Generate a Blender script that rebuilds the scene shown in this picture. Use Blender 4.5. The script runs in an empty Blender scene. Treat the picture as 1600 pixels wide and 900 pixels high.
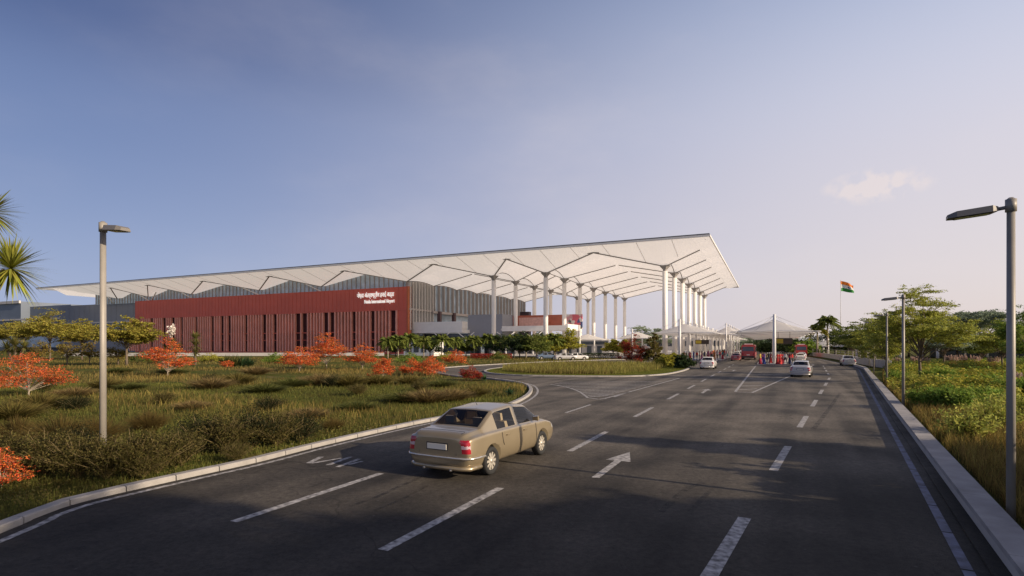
import bpy, bmesh, math, random
import numpy as np
from mathutils import Vector, Matrix
random.seed(7)
R = math.radians
scene = bpy.context.scene
COL = scene.collection
HC = 2.85            # eye height
def P(u, v, z=0.0):  # a ground point read off the photograph (u,v in 1600x900), as metres
    d = 870.0*(HC-z)/(v-540.0)
    return ((u-800.0)/870.0*d, d)
def PD(u, d):        # a point on the ray u at depth d
    return ((u-800.0)/870.0*d, d)
# ---------------------------------------------------------------- camera / render
cam = bpy.data.cameras.new('camera'); cam_o = bpy.data.objects.new('camera', cam); COL.objects.link(cam_o)
cam.sensor_width = 36; cam.lens = 36*870/1600.0; cam.shift_y = 90/1600.0
cam.clip_start = 0.1; cam.clip_end = 9000
cam_o.location = (0, 0, HC); cam_o.rotation_euler = (R(90), 0, 0)
scene.camera = cam_o
scene.view_settings.view_transform = 'Standard'; scene.view_settings.look = 'None'
scene.view_settings.exposure = 0; scene.view_settings.gamma = 1
scene.cycles.max_bounces = 6; scene.cycles.transparent_max_bounces = 8
# ---------------------------------------------------------------- helpers
def tag(o, label=None, cat=None, group=None, kind=None):
    if label: o['label'] = label
    if cat: o['category'] = cat
    if group: o['group'] = group
    if kind: o['kind'] = kind
    return o
def empty(name, loc=(0,0,0), rz=0.0, label=None, cat=None, group=None):
    o = bpy.data.objects.new(name, None); COL.objects.link(o)
    o.location = loc; o.rotation_euler = (0,0,rz); o.empty_display_size = .2
    return tag(o, label, cat, group)
class MB:
    """collects faces; several material slots; builds ONE mesh object"""
    def __init__(s): s.v=[]; s.f=[]; s.m=[]; s.sm=[]
    def add(s, vs, fs, m=0, smooth=False):
        b=len(s.v); s.v += [tuple(x) for x in vs]
        for f in fs: s.f.append(tuple(b+i for i in f)); s.m.append(m); s.sm.append(smooth)
        return s
    def box(s, a, b, m=0):
        x0,y0,z0=a; x1,y1,z1=b
        vs=[(x0,y0,z0),(x1,y0,z0),(x1,y1,z0),(x0,y1,z0),(x0,y0,z1),(x1,y0,z1),(x1,y1,z1),(x0,y1,z1)]
        return s.add(vs,[(0,3,2,1),(4,5,6,7),(0,1,5,4),(1,2,6,5),(2,3,7,6),(3,0,4,7)],m)
    def hexa(s, lo, hi, m=0):   # lo, hi: 4 points each, same winding (ccw from above)
        return s.add(list(lo)+list(hi),[(0,3,2,1),(4,5,6,7),(0,1,5,4),(1,2,6,5),(2,3,7,6),(3,0,4,7)],m)
    def tube(s, pts, rad, n=8, m=0, cap=True, smooth=True):
        pts=[Vector(p) for p in pts]; k=len(pts)
        if not hasattr(rad,'__len__'): rad=[rad]*k
        vs=[]; ref=None
        for i,p in enumerate(pts):
            t=(pts[min(i+1,k-1)]-pts[max(i-1,0)])
            if t.length<1e-9: t=Vector((0,0,1))
            t.normalize()
            if ref is None:
                ref=Vector((1,0,0)) if abs(t.x)<.8 else Vector((0,1,0))
            ref=(ref-t*ref.dot(t)); 
            if ref.length<1e-6: ref=t.orthogonal()
            ref.normalize(); bt=t.cross(ref)
            for j in range(n):
                a=2*math.pi*j/n
                vs.append(p+(ref*math.cos(a)+bt*math.sin(a))*rad[i])
        fs=[(i*n+j,i*n+(j+1)%n,(i+1)*n+(j+1)%n,(i+1)*n+j) for i in range(k-1) for j in range(n)]
        if cap: fs+= [tuple(range(n-1,-1,-1)), tuple((k-1)*n+j for j in range(n))]
        return s.add(vs,fs,m,smooth)
    def beam(s, a, b, w, h, m=0):   # box beam from a to b, horizontal width w, depth h
        a=Vector(a); b=Vector(b); t=(b-a).normalized()
        sd=t.cross(Vector((0,0,1)))
        if sd.length<1e-6: sd=Vector((1,0,0))
        sd.normalize(); up=sd.cross(t).normalized()
        q=[]
        for p in (a,b):
            q.append([p-sd*w/2-up*h/2,p+sd*w/2-up*h/2,p+sd*w/2+up*h/2,p-sd*w/2+up*h/2])
        return s.add(q[0]+q[1],[(0,1,2,3),(7,6,5,4),(0,4,5,1),(1,5,6,2),(2,6,7,3),(3,7,4,0)],m)
    def build(s, name, mats, parent=None, loc=None):
        me=bpy.data.meshes.new(name); me.from_pydata(s.v,[],s.f)
        if not isinstance(mats,(list,tuple)): mats=[mats]
        for m in mats: me.materials.append(m)
        me.polygons.foreach_set('material_index', s.m); me.polygons.foreach_set('use_smooth', s.sm)
        bm=bmesh.new(); bm.from_mesh(me); bmesh.ops.recalc_face_normals(bm, faces=bm.faces) if len(s.f)<30000 and not getattr(s,'keep',False) else None
        bm.to_mesh(me); bm.free(); me.update()
        o=bpy.data.objects.new(name, me); COL.objects.link(o)
        if parent is not None: o.parent=parent
        if loc is not None: o.location=loc
        return o
def npmesh(name, V, F, mats, parent=None, mi=None):   # V (n,3), F (m,k) numpy arrays, fast
    me=bpy.data.meshes.new(name); n=len(V); m,k=F.shape
    me.vertices.add(n); me.vertices.foreach_set('co', np.asarray(V,dtype=np.float32).ravel())
    me.loops.add(m*k); me.loops.foreach_set('vertex_index', F.astype(np.int32).ravel())
    me.polygons.add(m); me.polygons.foreach_set('loop_start', (np.arange(m)*k).astype(np.int32))
    if not isinstance(mats,(list,tuple)): mats=[mats]
    for x in mats: me.materials.append(x)
    if mi is not None: me.polygons.foreach_set('material_index', np.asarray(mi,dtype=np.int32))
    me.update(calc_edges=True)
    o=bpy.data.objects.new(name, me); COL.objects.link(o)
    if parent is not None: o.parent=parent
    return o
def copy_tree(o, parent=None):
    kids=[c for c in bpy.data.objects if c.parent==o]
    c=o.copy(); COL.objects.link(c); c.parent=parent
    for ch in kids: copy_tree(ch, c)
    return c
KIDS={}
def copy_fast(o, parent=None):   # same, children cached
    if o.name not in KIDS: KIDS[o.name]=[c for c in o.children]
    c=o.copy(); COL.objects.link(c); c.parent=parent
    for ch in KIDS[o.name]: copy_fast(ch, c)
    return c
# ---------------------------------------------------------------- materials
def srgb(r,g,b):
    f=lambda c:((c/255+.055)/1.055)**2.4 if c/255>.04045 else c/255/12.92
    return (f(r),f(g),f(b),1)
def mat(name, col, rough=.6, metal=0, var=0, scale=4, spec=.5, bump=0, bscale=30, detail=6, islands=0, trans=0, emis=None, objrand=0, coat=0):
    m=bpy.data.materials.new(name); m.use_nodes=True; nt=m.node_tree; b=nt.nodes['Principled BSDF']
    col=tuple(col[:3])+(1,)
    b.inputs['Base Color'].default_value=col; b.inputs['Roughness'].default_value=rough; b.inputs['Metallic'].default_value=metal
    b.inputs['Specular IOR Level'].default_value=spec
    if coat: b.inputs['Coat Weight'].default_value=coat; b.inputs['Coat Roughness'].default_value=.08
    src=None
    def mixv(src, fac_out, lo, hi):
        mr=nt.nodes.new('ShaderNodeMapRange'); mr.inputs['To Min'].default_value=lo; mr.inputs['To Max'].default_value=hi
        nt.links.new(fac_out, mr.inputs['Value'])
        hs=nt.nodes.new('ShaderNodeHueSaturation'); 
        if src is None: hs.inputs['Color'].default_value=col
        else: nt.links.new(src, hs.inputs['Color'])
        nt.links.new(mr.outputs[0], hs.inputs['Value']); return hs.outputs[0]
    if var:
        tc=nt.nodes.new('ShaderNodeNewGeometry'); ns=nt.nodes.new('ShaderNodeTexNoise'); ns.inputs['Scale'].default_value=scale; ns.inputs['Detail'].default_value=detail
        nt.links.new(tc.outputs['Position'], ns.inputs['Vector'])
        mr0=nt.nodes.new('ShaderNodeMapRange'); mr0.inputs['From Min'].default_value=.3; mr0.inputs['From Max'].default_value=.7
        nt.links.new(ns.outputs['Fac'], mr0.inputs['Value'])
        src=mixv(src, mr0.outputs[0], 1-var, 1+var)
    if islands:
        g=nt.nodes.new('ShaderNodeNewGeometry'); src=mixv(src, g.outputs['Random Per Island'], 1-islands, 1+islands)
        # slight hue swing
        hs=src.node; mr=nt.nodes.new('ShaderNodeMapRange'); mr.inputs['To Min'].default_value=.475; mr.inputs['To Max'].default_value=.52
        mth=nt.nodes.new('ShaderNodeMath'); mth.operation='FRACT'; m2=nt.nodes.new('ShaderNodeMath'); m2.operation='MULTIPLY'; m2.inputs[1].default_value=7.31
        nt.links.new(g.outputs['Random Per Island'], m2.inputs[0]); nt.links.new(m2.outputs[0], mth.inputs[0]); nt.links.new(mth.outputs[0], mr.inputs['Value'])
        nt.links.new(mr.outputs[0], hs.inputs['Hue'])
    if objrand:
        oi=nt.nodes.new('ShaderNodeObjectInfo'); src=mixv(src, oi.outputs['Random'], 1-objrand, 1+objrand)
    if src is not None: nt.links.new(src, b.inputs['Base Color'])
    if bump:
        tc=nt.nodes.new('ShaderNodeNewGeometry'); ns=nt.nodes.new('ShaderNodeTexNoise'); ns.inputs['Scale'].default_value=bscale; ns.inputs['Detail'].default_value=4
        nt.links.new(tc.outputs['Position'], ns.inputs['Vector']); bp=nt.nodes.new('ShaderNodeBump'); bp.inputs['Strength'].default_value=bump; bp.inputs['Distance'].default_value=.02
        nt.links.new(ns.outputs['Fac'], bp.inputs['Height']); nt.links.new(bp.outputs[0], b.inputs['Normal'])
    if trans:   # leaves let light through
        out=nt.nodes['Material Output']; tl=nt.nodes.new('ShaderNodeBsdfTranslucent'); mx=nt.nodes.new('ShaderNodeMixShader'); mx.inputs[0].default_value=trans
        if src is not None: nt.links.new(src, tl.inputs['Color'])
        else: tl.inputs['Color'].default_value=col
        nt.links.new(b.outputs[0], mx.inputs[1]); nt.links.new(tl.outputs[0], mx.inputs[2]); nt.links.new(mx.outputs[0], out.inputs['Surface'])
    return m
M={}
M['white']=mat('white_paint',(.78,.76,.74),.5,var=.05,scale=.6)
M['membrane']=mat('white_membrane',(.90,.87,.84),.6,var=.03,scale=.5,trans=.42)
M['soffit']=mat('soffit_panels',(.84,.79,.75),.55,var=.05,scale=.15)
_b=M['soffit'].node_tree.nodes['Principled BSDF']; _b.inputs['Emission Color'].default_value=(.95,.84,.77,1); _b.inputs['Emission Strength'].default_value=.50   # glow added to brighten the underside in place of bounced light
M['rib']=mat('grey_rib',(.30,.28,.27),.5)
M['roofedge']=mat('roof_edge_dark',(.10,.10,.11),.4)
M['column']=mat('white_column',(.80,.77,.74),.45,var=.04,scale=.8)
M['red']=mat('red_cladding',(.64,.125,.082),.5,var=.06,scale=.25)
M['redfin']=mat('red_fin',(.86,.37,.28),.45,var=.12,scale=.3)
M['redpanel']=mat('pale_red_panel',(.74,.36,.30),.5,var=.12,scale=.4)
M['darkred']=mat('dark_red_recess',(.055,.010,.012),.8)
M['letter']=mat('letter_white',(.9,.88,.84),.4)
_b=M['letter'].node_tree.nodes['Principled BSDF']; _b.inputs['Emission Color'].default_value=(1,.96,.9,1); _b.inputs['Emission Strength'].default_value=.45   # slight glow added so the shaded letters read white
M['edgepaint']=mat('worn_shaded_white_paint',(.115,.125,.19),.7,var=.6,scale=4,detail=10)  # worn white line with the wall's bluish shade put into its colour
M['glass']=mat('facade_glass',(.46,.57,.68),.3,spec=.6,var=.25,scale=.35)
M['glassdark']=mat('dark_glass',(.05,.06,.075),.1,spec=.8,var=.3,scale=.4)
M['mullion']=mat('mullion',(.42,.37,.35),.5)
M['mullionl']=mat('pale_mullion',(.6,.56,.52),.5)
M['concrete']=mat('concrete',(.44,.42,.40),.85,var=.1,scale=.6,bump=.2)
M['conclight']=mat('light_concrete',(.50,.47,.44),.8,var=.12,scale=1.2)
M['coping']=mat('coping_stone',(.33,.31,.30),.85,var=.22,scale=1.6,bump=.3,bscale=25)
M['kerb']=mat('kerb_stone',(.38,.355,.33),.85,var=.14,scale=2.5,bump=.4,bscale=40)
M['greywall']=mat('grey_wall_panel',(.24,.25,.29),.6,var=.08,scale=.15)
M['greywall2']=mat('blue_grey_panel',(.15,.18,.23),.5,var=.1,scale=.15)
M['steel']=mat('galvanised_steel',(.33,.30,.26),.5,metal=.1,var=.08,scale=3)
M['lampdark']=mat('lamp_body',(.22,.20,.18),.5)
M['lens']=mat('lamp_lens',(.7,.68,.62),.25)
M['paint']=mat('road_paint',(.37,.35,.33),.7,var=.75,scale=9,detail=10)
M['rubber']=mat('rubber',(.02,.02,.02),.8)
M['black']=mat('black_trim',(.025,.025,.03),.5)
# ---- asphalt: patchy, streaked along the lanes
def asphalt():
    m=bpy.data.materials.new('asphalt'); m.use_nodes=True; nt=m.node_tree; b=nt.nodes['Principled BSDF']; N=nt.nodes.new; L=nt.links.new
    g=N('ShaderNodeNewGeometry')
    mp=N('ShaderNodeMapping'); mp.vector_type='TEXTURE'; mp.inputs['Rotation'].default_value=(0,0,R(-27)); mp.inputs['Scale'].default_value=(1.15,26,1); L(g.outputs['Position'],mp.inputs['Vector'])
    n1=N('ShaderNodeTexNoise'); n1.inputs['Scale'].default_value=1.0; n1.inputs['Detail'].default_value=5; L(mp.outputs[0],n1.inputs['Vector'])
    n2=N('ShaderNodeTexNoise'); n2.inputs['Scale'].default_value=.35; n2.inputs['Detail'].default_value=8; L(g.outputs['Position'],n2.inputs['Vector'])
    n3=N('ShaderNodeTexNoise'); n3.inputs['Scale'].default_value=8; n3.inputs['Detail'].default_value=8; n3.inputs['Roughness'].default_value=.92; L(g.outputs['Position'],n3.inputs['Vector'])
    a=N('ShaderNodeMath'); a.operation='ADD'; L(n1.outputs[0],a.inputs[0]); L(n2.outputs[0],a.inputs[1])
    mr=N('ShaderNodeMapRange'); mr.inputs['From Min'].default_value=.78; mr.inputs['From Max'].default_value=1.22; L(a.outputs[0],mr.inputs['Value'])
    cr=N('ShaderNodeValToRGB'); cr.color_ramp.elements[0].color=(.058,.051,.043,1); cr.color_ramp.elements[1].color=(.195,.168,.135,1); L(mr.outputs[0],cr.inputs[0])
    hs=N('ShaderNodeHueSaturation'); L(cr.outputs[0],hs.inputs['Color'])
    m3=N('ShaderNodeMapRange'); m3.inputs['From Min'].default_value=.36; m3.inputs['From Max'].default_value=.64; m3.inputs['To Min'].default_value=.40; m3.inputs['To Max'].default_value=1.6; L(n3.outputs[0],m3.inputs['Value']); L(m3.outputs[0],hs.inputs['Value'])
    # fine cracks
    vo=N('ShaderNodeTexVoronoi'); vo.feature='DISTANCE_TO_EDGE'; vo.inputs['Scale'].default_value=.11
    wv=N('ShaderNodeTexNoise'); wv.inputs['Scale'].default_value=.7; L(g.outputs['Position'],wv.inputs['Vector'])
    va=N('ShaderNodeVectorMath'); va.operation='MULTIPLY_ADD'; va.inputs[1].default_value=(2.5,2.5,0); L(wv.outputs['Color'],va.inputs[0]); L(g.outputs['Position'],va.inputs[2]); L(va.outputs[0],vo.inputs['Vector'])
    ck=N('ShaderNodeMapRange'); ck.inputs['From Min'].default_value=.0; ck.inputs['From Max'].default_value=.0028; ck.inputs['To Min'].default_value=.62; ck.inputs['To Max'].default_value=1; L(vo.outputs['Distance'],ck.inputs['Value'])
    h2=N('ShaderNodeHueSaturation'); L(hs.outputs[0],h2.inputs['Color']); L(ck.outputs[0],h2.inputs['Value'])
    # pale specks (grit, gum)
    sp=N('ShaderNodeTexVoronoi'); sp.inputs['Scale'].default_value=2.2; L(g.outputs['Position'],sp.inputs['Vector'])
    sm=N('ShaderNodeMapRange'); sm.inputs['From Min'].default_value=.03; sm.inputs['From Max'].default_value=.055; sm.inputs['To Min'].default_value=1; sm.inputs['To Max'].default_value=0; L(sp.outputs['Distance'],sm.inputs['Value'])
    mx=N('ShaderNodeMixRGB'); mx.inputs[2].default_value=(.24,.22,.20,1); L(sm.outputs[0],mx.inputs[0]); L(h2.outputs[0],mx.inputs[1])
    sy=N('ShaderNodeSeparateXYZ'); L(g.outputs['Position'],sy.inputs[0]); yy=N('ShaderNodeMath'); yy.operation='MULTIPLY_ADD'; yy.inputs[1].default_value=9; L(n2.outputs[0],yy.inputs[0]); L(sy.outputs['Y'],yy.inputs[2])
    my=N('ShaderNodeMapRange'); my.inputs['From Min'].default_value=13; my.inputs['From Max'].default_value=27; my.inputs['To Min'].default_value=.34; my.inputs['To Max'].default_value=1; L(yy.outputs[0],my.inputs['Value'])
    h4=N('ShaderNodeHueSaturation'); L(mx.outputs[0],h4.inputs['Color']); L(my.outputs[0],h4.inputs['Value'])   # shade on the near road painted into the colour, darker towards the camera
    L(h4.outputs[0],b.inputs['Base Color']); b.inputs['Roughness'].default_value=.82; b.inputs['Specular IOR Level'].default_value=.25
    bp=N('ShaderNodeBump'); bp.inputs['Strength'].default_value=.5; bp.inputs['Distance'].default_value=.02; L(n3.outputs[0],bp.inputs['Height']); L(bp.outputs[0],b.inputs['Normal'])
    return m
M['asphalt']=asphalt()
def groundmat(name, cols, sc=.25):
    m=bpy.data.materials.new(name); m.use_nodes=True; nt=m.node_tree; b=nt.nodes['Principled BSDF']; N=nt.nodes.new; L=nt.links.new
    g=N('ShaderNodeNewGeometry')
    n1=N('ShaderNodeTexNoise'); n1.inputs['Scale'].default_value=sc; n1.inputs['Detail'].default_value=9; n1.inputs['Roughness'].default_value=.62; L(g.outputs['Position'],n1.inputs['Vector'])
    cr=N('ShaderNodeValToRGB'); e=cr.color_ramp.elements
    e[0].position=.33; e[0].color=cols[0]+(1,); e[1].position=.68; e[1].color=cols[-1]+(1,)
    for i,c in enumerate(cols[1:-1]): x=e.new(.33+.35*(i+1)/(len(cols)-1)); x.color=c+(1,)
    L(n1.outputs[0],cr.inputs[0])
    n3=N('ShaderNodeTexNoise'); n3.inputs['Scale'].default_value=9; n3.inputs['Detail'].default_value=8; n3.inputs['Roughness'].default_value=.75; L(g.outputs['Position'],n3.inputs['Vector'])
    m3=N('ShaderNodeMapRange'); m3.inputs['From Min'].default_value=.3; m3.inputs['From Max'].default_value=.7; m3.inputs['To Min'].default_value=.4; m3.inputs['To Max'].default_value=1.5; L(n3.outputs[0],m3.inputs['Value'])
    hs=N('ShaderNodeHueSaturation'); L(cr.outputs[0],hs.inputs['Color']); L(m3.outputs[0],hs.inputs['Value'])
    L(hs.outputs[0],b.inputs['Base Color']); b.inputs['Roughness'].default_value=1; b.inputs['Specular IOR Level'].default_value=.05
    bp=N('ShaderNodeBump'); bp.inputs['Strength'].default_value=.8; bp.inputs['Distance'].default_value=.08; L(n3.outputs[0],bp.inputs['Height']); L(bp.outputs[0],b.inputs['Normal'])
    return m
M['soil']=groundmat('grass_ground',[(.045,.050,.014),(.12,.105,.028),(.08,.105,.02),(.24,.165,.075)])
M['lawn']=groundmat('island_grass',[(.06,.085,.012),(.12,.13,.018),(.16,.15,.03)],.5)
# ---------------------------------------------------------------- sky and sun
SUN_AZ, SUN_EL = 120.0, 20.0
w=bpy.data.worlds.new('World'); scene.world=w; w.use_nodes=True; nt=w.node_tree; N=nt.nodes.new; L=nt.links.new
bg=nt.nodes['Background']
sky=N('ShaderNodeTexSky'); sky.sky_type='NISHITA'; sky.sun_disc=False; sky.sun_elevation=R(SUN_EL); sky.sun_rotation=R(SUN_AZ); sky.air_density=1.3; sky.dust_density=2.2; sky.ozone_density=2.0
tc=N('ShaderNodeTexCoord'); nrm=N('ShaderNodeVectorMath'); nrm.operation='NORMALIZE'; L(tc.outputs['Generated'],nrm.inputs[0])
sep=N('ShaderNodeSeparateXYZ'); L(nrm.outputs[0],sep.inputs[0])
def mathn(op,a,b=None):
    n=N('ShaderNodeMath'); n.operation=op
    for i,x in enumerate((a,b)):
        if x is None: continue
        if isinstance(x,(int,float)): n.inputs[i].default_value=x
        else: L(x,n.inputs[i])
    return n.outputs[0]
def ramp(fac, stops):
    n=N('ShaderNodeValToRGB'); e=n.color_ramp.elements; n.color_ramp.interpolation='B_SPLINE'
    e[0].position=stops[0][0]; e[0].color=srgb(*stops[0][1]); e[1].position=stops[-1][0]; e[1].color=srgb(*stops[-1][1])
    for p,c in stops[1:-1]: x=e.new(p); x.color=srgb(*c)
    L(fac,n.inputs[0]); return n.outputs[0]
zz=mathn('MAXIMUM',sep.outputs['Z'],0.0)
left=ramp(zz,[(0,(160,172,204)),(.12,(141,156,194)),(.26,(110,128,172)),(.35,(108,125,168)),(.43,(74,90,136)),(.55,(62,80,128)),(.66,(34,46,86)),(1,(26,36,72))])
right=ramp(zz,[(0,(222,208,203)),(.10,(222,211,212)),(.28,(213,208,218)),(.42,(199,203,222)),(.56,(150,166,200)),(.70,(58,74,120)),(1,(30,42,80))])
# how far round towards the sun (east, to the right of the view)
hx=mathn('DIVIDE',sep.outputs['X'],mathn('SQRT',mathn('ADD',mathn('ADD',mathn('MULTIPLY',sep.outputs['X'],sep.outputs['X']),mathn('MULTIPLY',sep.outputs['Y'],sep.outputs['Y'])),.001)))
mr=N('ShaderNodeMapRange'); mr.interpolation_type='SMOOTHSTEP'; mr.inputs['From Min'].default_value=-.72; mr.inputs['From Max'].default_value=.84; L(hx,mr.inputs['Value'])
mix=N('ShaderNodeMixRGB'); L(mr.outputs[0],mix.inputs[0]); L(left,mix.inputs[1]); L(right,mix.inputs[2])
# thin high cloud
mp=N('ShaderNodeMapping'); mp.inputs['Scale'].default_value=(1.1,1.1,2.6); mp.inputs['Rotation'].default_value=(R(6),R(14),0); L(nrm.outputs[0],mp.inputs['Vector'])
cn=N('ShaderNodeTexNoise'); cn.inputs['Scale'].default_value=2.1; cn.inputs['Detail'].default_value=8; cn.inputs['Roughness'].default_value=.55; L(mp.outputs[0],cn.inputs['Vector'])
cm=N('ShaderNodeMapRange'); cm.interpolation_type='SMOOTHSTEP'; cm.inputs['From Min'].default_value=.42; cm.inputs['From Max'].default_value=.78; cm.inputs['To Max'].default_value=.26; L(cn.outputs[0],cm.inputs['Value'])
cmul=mathn('MULTIPLY',cm.outputs[0],mathn('ADD',.25,mr.outputs[0]))
mix2=N('ShaderNodeMixRGB'); mix2.inputs[2].default_value=srgb(231,218,216); L(cmul,mix2.inputs[0]); L(mix.outputs[0],mix2.inputs[1])
# one small lit wisp, low on the right
wd=Vector((570/870,1,250/870)).normalized()
dv=N('ShaderNodeVectorMath'); dv.operation='SUBTRACT'; dv.inputs[1].default_value=wd; L(nrm.outputs[0],dv.inputs[0])
mp2=N('ShaderNodeMapping'); mp2.inputs['Rotation'].default_value=(0,R(18),0); mp2.inputs['Scale'].default_value=(13,13,36); L(dv.outputs[0],mp2.inputs['Vector'])
ln=N('ShaderNodeVectorMath'); ln.operation='LENGTH'; L(mp2.outputs[0],ln.inputs[0])
wn=N('ShaderNodeTexNoise'); wn.inputs['Scale'].default_value=34; wn.inputs['Detail'].default_value=6; L(nrm.outputs[0],wn.inputs['Vector'])
wf=mathn('MULTIPLY',mathn('MAXIMUM',mathn('SUBTRACT',1.0,ln.outputs['Value']),0.0),mathn('MULTIPLY',mathn('MAXIMUM',mathn('SUBTRACT',wn.outputs[0],.44),0.0),6.0))
wf=mathn('MINIMUM',wf,.38)
mix3=N('ShaderNodeMixRGB'); mix3.inputs[2].default_value=srgb(246,226,214); L(wf,mix3.inputs[0]); L(mix2.outputs[0],mix3.inputs[1])
# physical sky blended in
sc_=N('ShaderNodeMixRGB'); sc_.blend_type='MULTIPLY'; sc_.inputs[0].default_value=1; sc_.inputs[2].default_value=(.012,.012,.012,1); L(sky.outputs[0],sc_.inputs[1])
mg=N('ShaderNodeMixRGB'); mg.blend_type='MULTIPLY'; mg.inputs[0].default_value=1; mg.inputs[2].default_value=(.94,.94,.94,1); L(mix3.outputs[0],mg.inputs[1])
ad=N('ShaderNodeMixRGB'); ad.blend_type='ADD'; ad.inputs[0].default_value=1; L(mg.outputs[0],ad.inputs[1]); L(sc_.outputs[0],ad.inputs[2])
# broad glow of the air around the low sun, outside the picture on the right
sdn=(math.sin(R(SUN_AZ))*math.cos(R(SUN_EL)), math.cos(R(SUN_AZ))*math.cos(R(SUN_EL)), math.sin(R(SUN_EL)))
dp=N('ShaderNodeVectorMath'); dp.operation='DOT_PRODUCT'; dp.inputs[1].default_value=sdn; L(nrm.outputs[0],dp.inputs[0])
gw_=mathn('MULTIPLY',mathn('POWER',mathn('MAXIMUM',dp.outputs['Value'],0.0),28.0),1.0)
ad2=N('ShaderNodeMixRGB'); ad2.blend_type='ADD'; ad2.inputs[0].default_value=1; L(ad.outputs[0],ad2.inputs[1])
gc=N('ShaderNodeMixRGB'); gc.inputs[1].default_value=(0,0,0,1); gc.inputs[2].default_value=(1.5,1.1,.75,1); L(gw_,gc.inputs[0]); L(gc.outputs[0],ad2.inputs[2]); ad=ad2
# below the horizon: the dull tone of far ground
gr=N('ShaderNodeMixRGB'); gr.inputs[2].default_value=(.10,.09,.07,1)
L(mathn('LESS_THAN',sep.outputs['Z'],-.01),gr.inputs[0]); L(ad.outputs[0],gr.inputs[1]); L(gr.outputs[0],bg.inputs['Color']); bg.inputs['Strength'].default_value=1.08
sl=bpy.data.lights.new('sun','SUN'); sl.energy=5.0; sl.angle=R(.5); sl.color=(1,.83,.62)
so=bpy.data.objects.new('sun',sl); COL.objects.link(so)
sd=Vector((math.sin(R(SUN_AZ))*math.cos(R(SUN_EL)), math.cos(R(SUN_AZ))*math.cos(R(SUN_EL)), math.sin(R(SUN_EL))))
so.rotation_euler=sd.to_track_quat('Z','Y').to_euler(); so.location=(40,-20,40)
# ================================================================ ground and roads
A=Vector((math.sin(R(25)),math.cos(R(25)),0)); B=Vector((-math.cos(R(25)),math.sin(R(25)),0)); C1=Vector((40.66,148,0))
def T(s,t,z=0): p=C1+B*s+A*t; return (p.x,p.y,z)     # terminal axes: s to the left, t away
def sheet(name, poly, z, m, kind='structure', holes=None):
    bm=bmesh.new(); vs=[bm.verts.new((x,y,z)) for x,y in poly]
    f=bm.faces.new(vs); bmesh.ops.triangulate(bm,faces=[f])
    for f in bm.faces:
        if f.normal.z<0: f.normal_flip()
    me=bpy.data.meshes.new(name); bm.to_mesh(me); bm.free(); me.materials.append(m)
    o=bpy.data.objects.new(name,me); COL.objects.link(o); o['kind']=kind; return o
def smooth(pts, closed=False, n=5):
    out=[]; k=len(pts)
    rng=range(k) if closed else range(k-1)
    for i in rng:
        g=lambda j: Vector(pts[j%k]) if closed else Vector(pts[max(0,min(k-1,j))])
        p0,p1,p2,p3=g(i-1),g(i),g(i+1),g(i+2)
        for q in range(n):
            t=q/n
            out.append(tuple(.5*((2*p1)+(-p0+p2)*t+(2*p0-5*p1+4*p2-p3)*t*t+(-p0+3*p1-3*p2+p3)*t**3)))
    if not closed: out.append(tuple(pts[-1]))
    return out
def offset(pts, d):   # offset an open polyline sideways (left positive)
    o=[]
    for i,p in enumerate(pts):
        a=Vector(pts[max(0,i-1)]); b=Vector(pts[min(len(pts)-1,i+1)]); t=(b-a).normalized()
        o.append((p[0]-t.y*d, p[1]+t.x*d))
    return o
def ribbon(mb, pts, d0, d1, z0, z1, m=0, closed=False):   # solid strip between two offsets
    if closed: pts=list(pts)+[pts[0],pts[1]]
    a=offset(pts,d0); b=offset(pts,d1)
    rng=range(len(pts)-1) if not closed else range(1,len(pts)-1)
    if closed: a[-1]=a[1]; b[-1]=b[1]; rng=range(1,len(pts)-1)
    for i in rng:
        q=[a[i],a[i+1],b[i+1],b[i]]
        mb.add([(x,y,z0) for x,y in q]+[(x,y,z1) for x,y in q],[(4,5,6,7),(0,1,5,4),(2,3,7,6),(1,2,6,5),(3,0,4,7)],m)
def inpoly(X,Y,poly):
    n=len(poly); ins=np.zeros(X.shape,bool); j=n-1
    for i in range(n):
        xi,yi=poly[i]; xj,yj=poly[j]
        c=((yi>Y)!=(yj>Y))&(X<(xj-xi)*(Y-yi)/(yj-yi+1e-12)+xi); ins^=c; j=i
    return ins
g=bpy.data.objects.new('ground',bpy.data.meshes.new('ground')); COL.objects.link(g); g['kind']='structure'
g.data.from_pydata([(-4000,-300,-.03),(4000,-300,-.03),(4000,7000,-.03),(-4000,7000,-.03)],[],[(0,1,2,3)]); g.data.materials.append(M['soil'])
# left kerb line (road side), from behind the camera round to the slip road
LK=[(-6.9,-4),(-7.4,3.5),P(0,834),P(60,807),P(120,787),P(190,770),P(292,747),P(400,723),P(494,699),P(592,676),P(674,658.5),P(770,641),P(806,631),P(829,618),P(833,608),P(824,601),P(800,596),P(760,591.5),P(715,588),P(686,583.5),P(676,580.3),P(683,577),P(705,574.3),P(760,570.6),P(850,565.8),P(950,562.5),P(1040,560.5)]
LKs=smooth(LK)
# right edge (inner foot of the wall)
RW=[(-2.6,-7.4),P(1565,900),P(1462,737),P(1347,577.0)]
d31=Vector(RW[3])-Vector(RW[1]); d31=Vector((d31.x,d31.y)).normalized()
RW=[tuple(Vector(P(1565,900))-d31*17), P(1565,900), tuple(Vector(P(1565,900))+d31*30), P(1347,577.0)]
RWs=RW[:-1]+smooth([RW[-1],P(1312,566.5),P(1275,559.5),P(1245,555.2),(108,220),(160,330)],n=4)
pave_front=P(1100,564.5)
road_poly=LKs+[tuple(T(4,-25)[:2])]+[tuple(T(-34+0,280)[:2])]+[(200,400)]+list(reversed(RWs))
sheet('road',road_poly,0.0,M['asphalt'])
road_np=[(p[0],p[1]) for p in road_poly]
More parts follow.
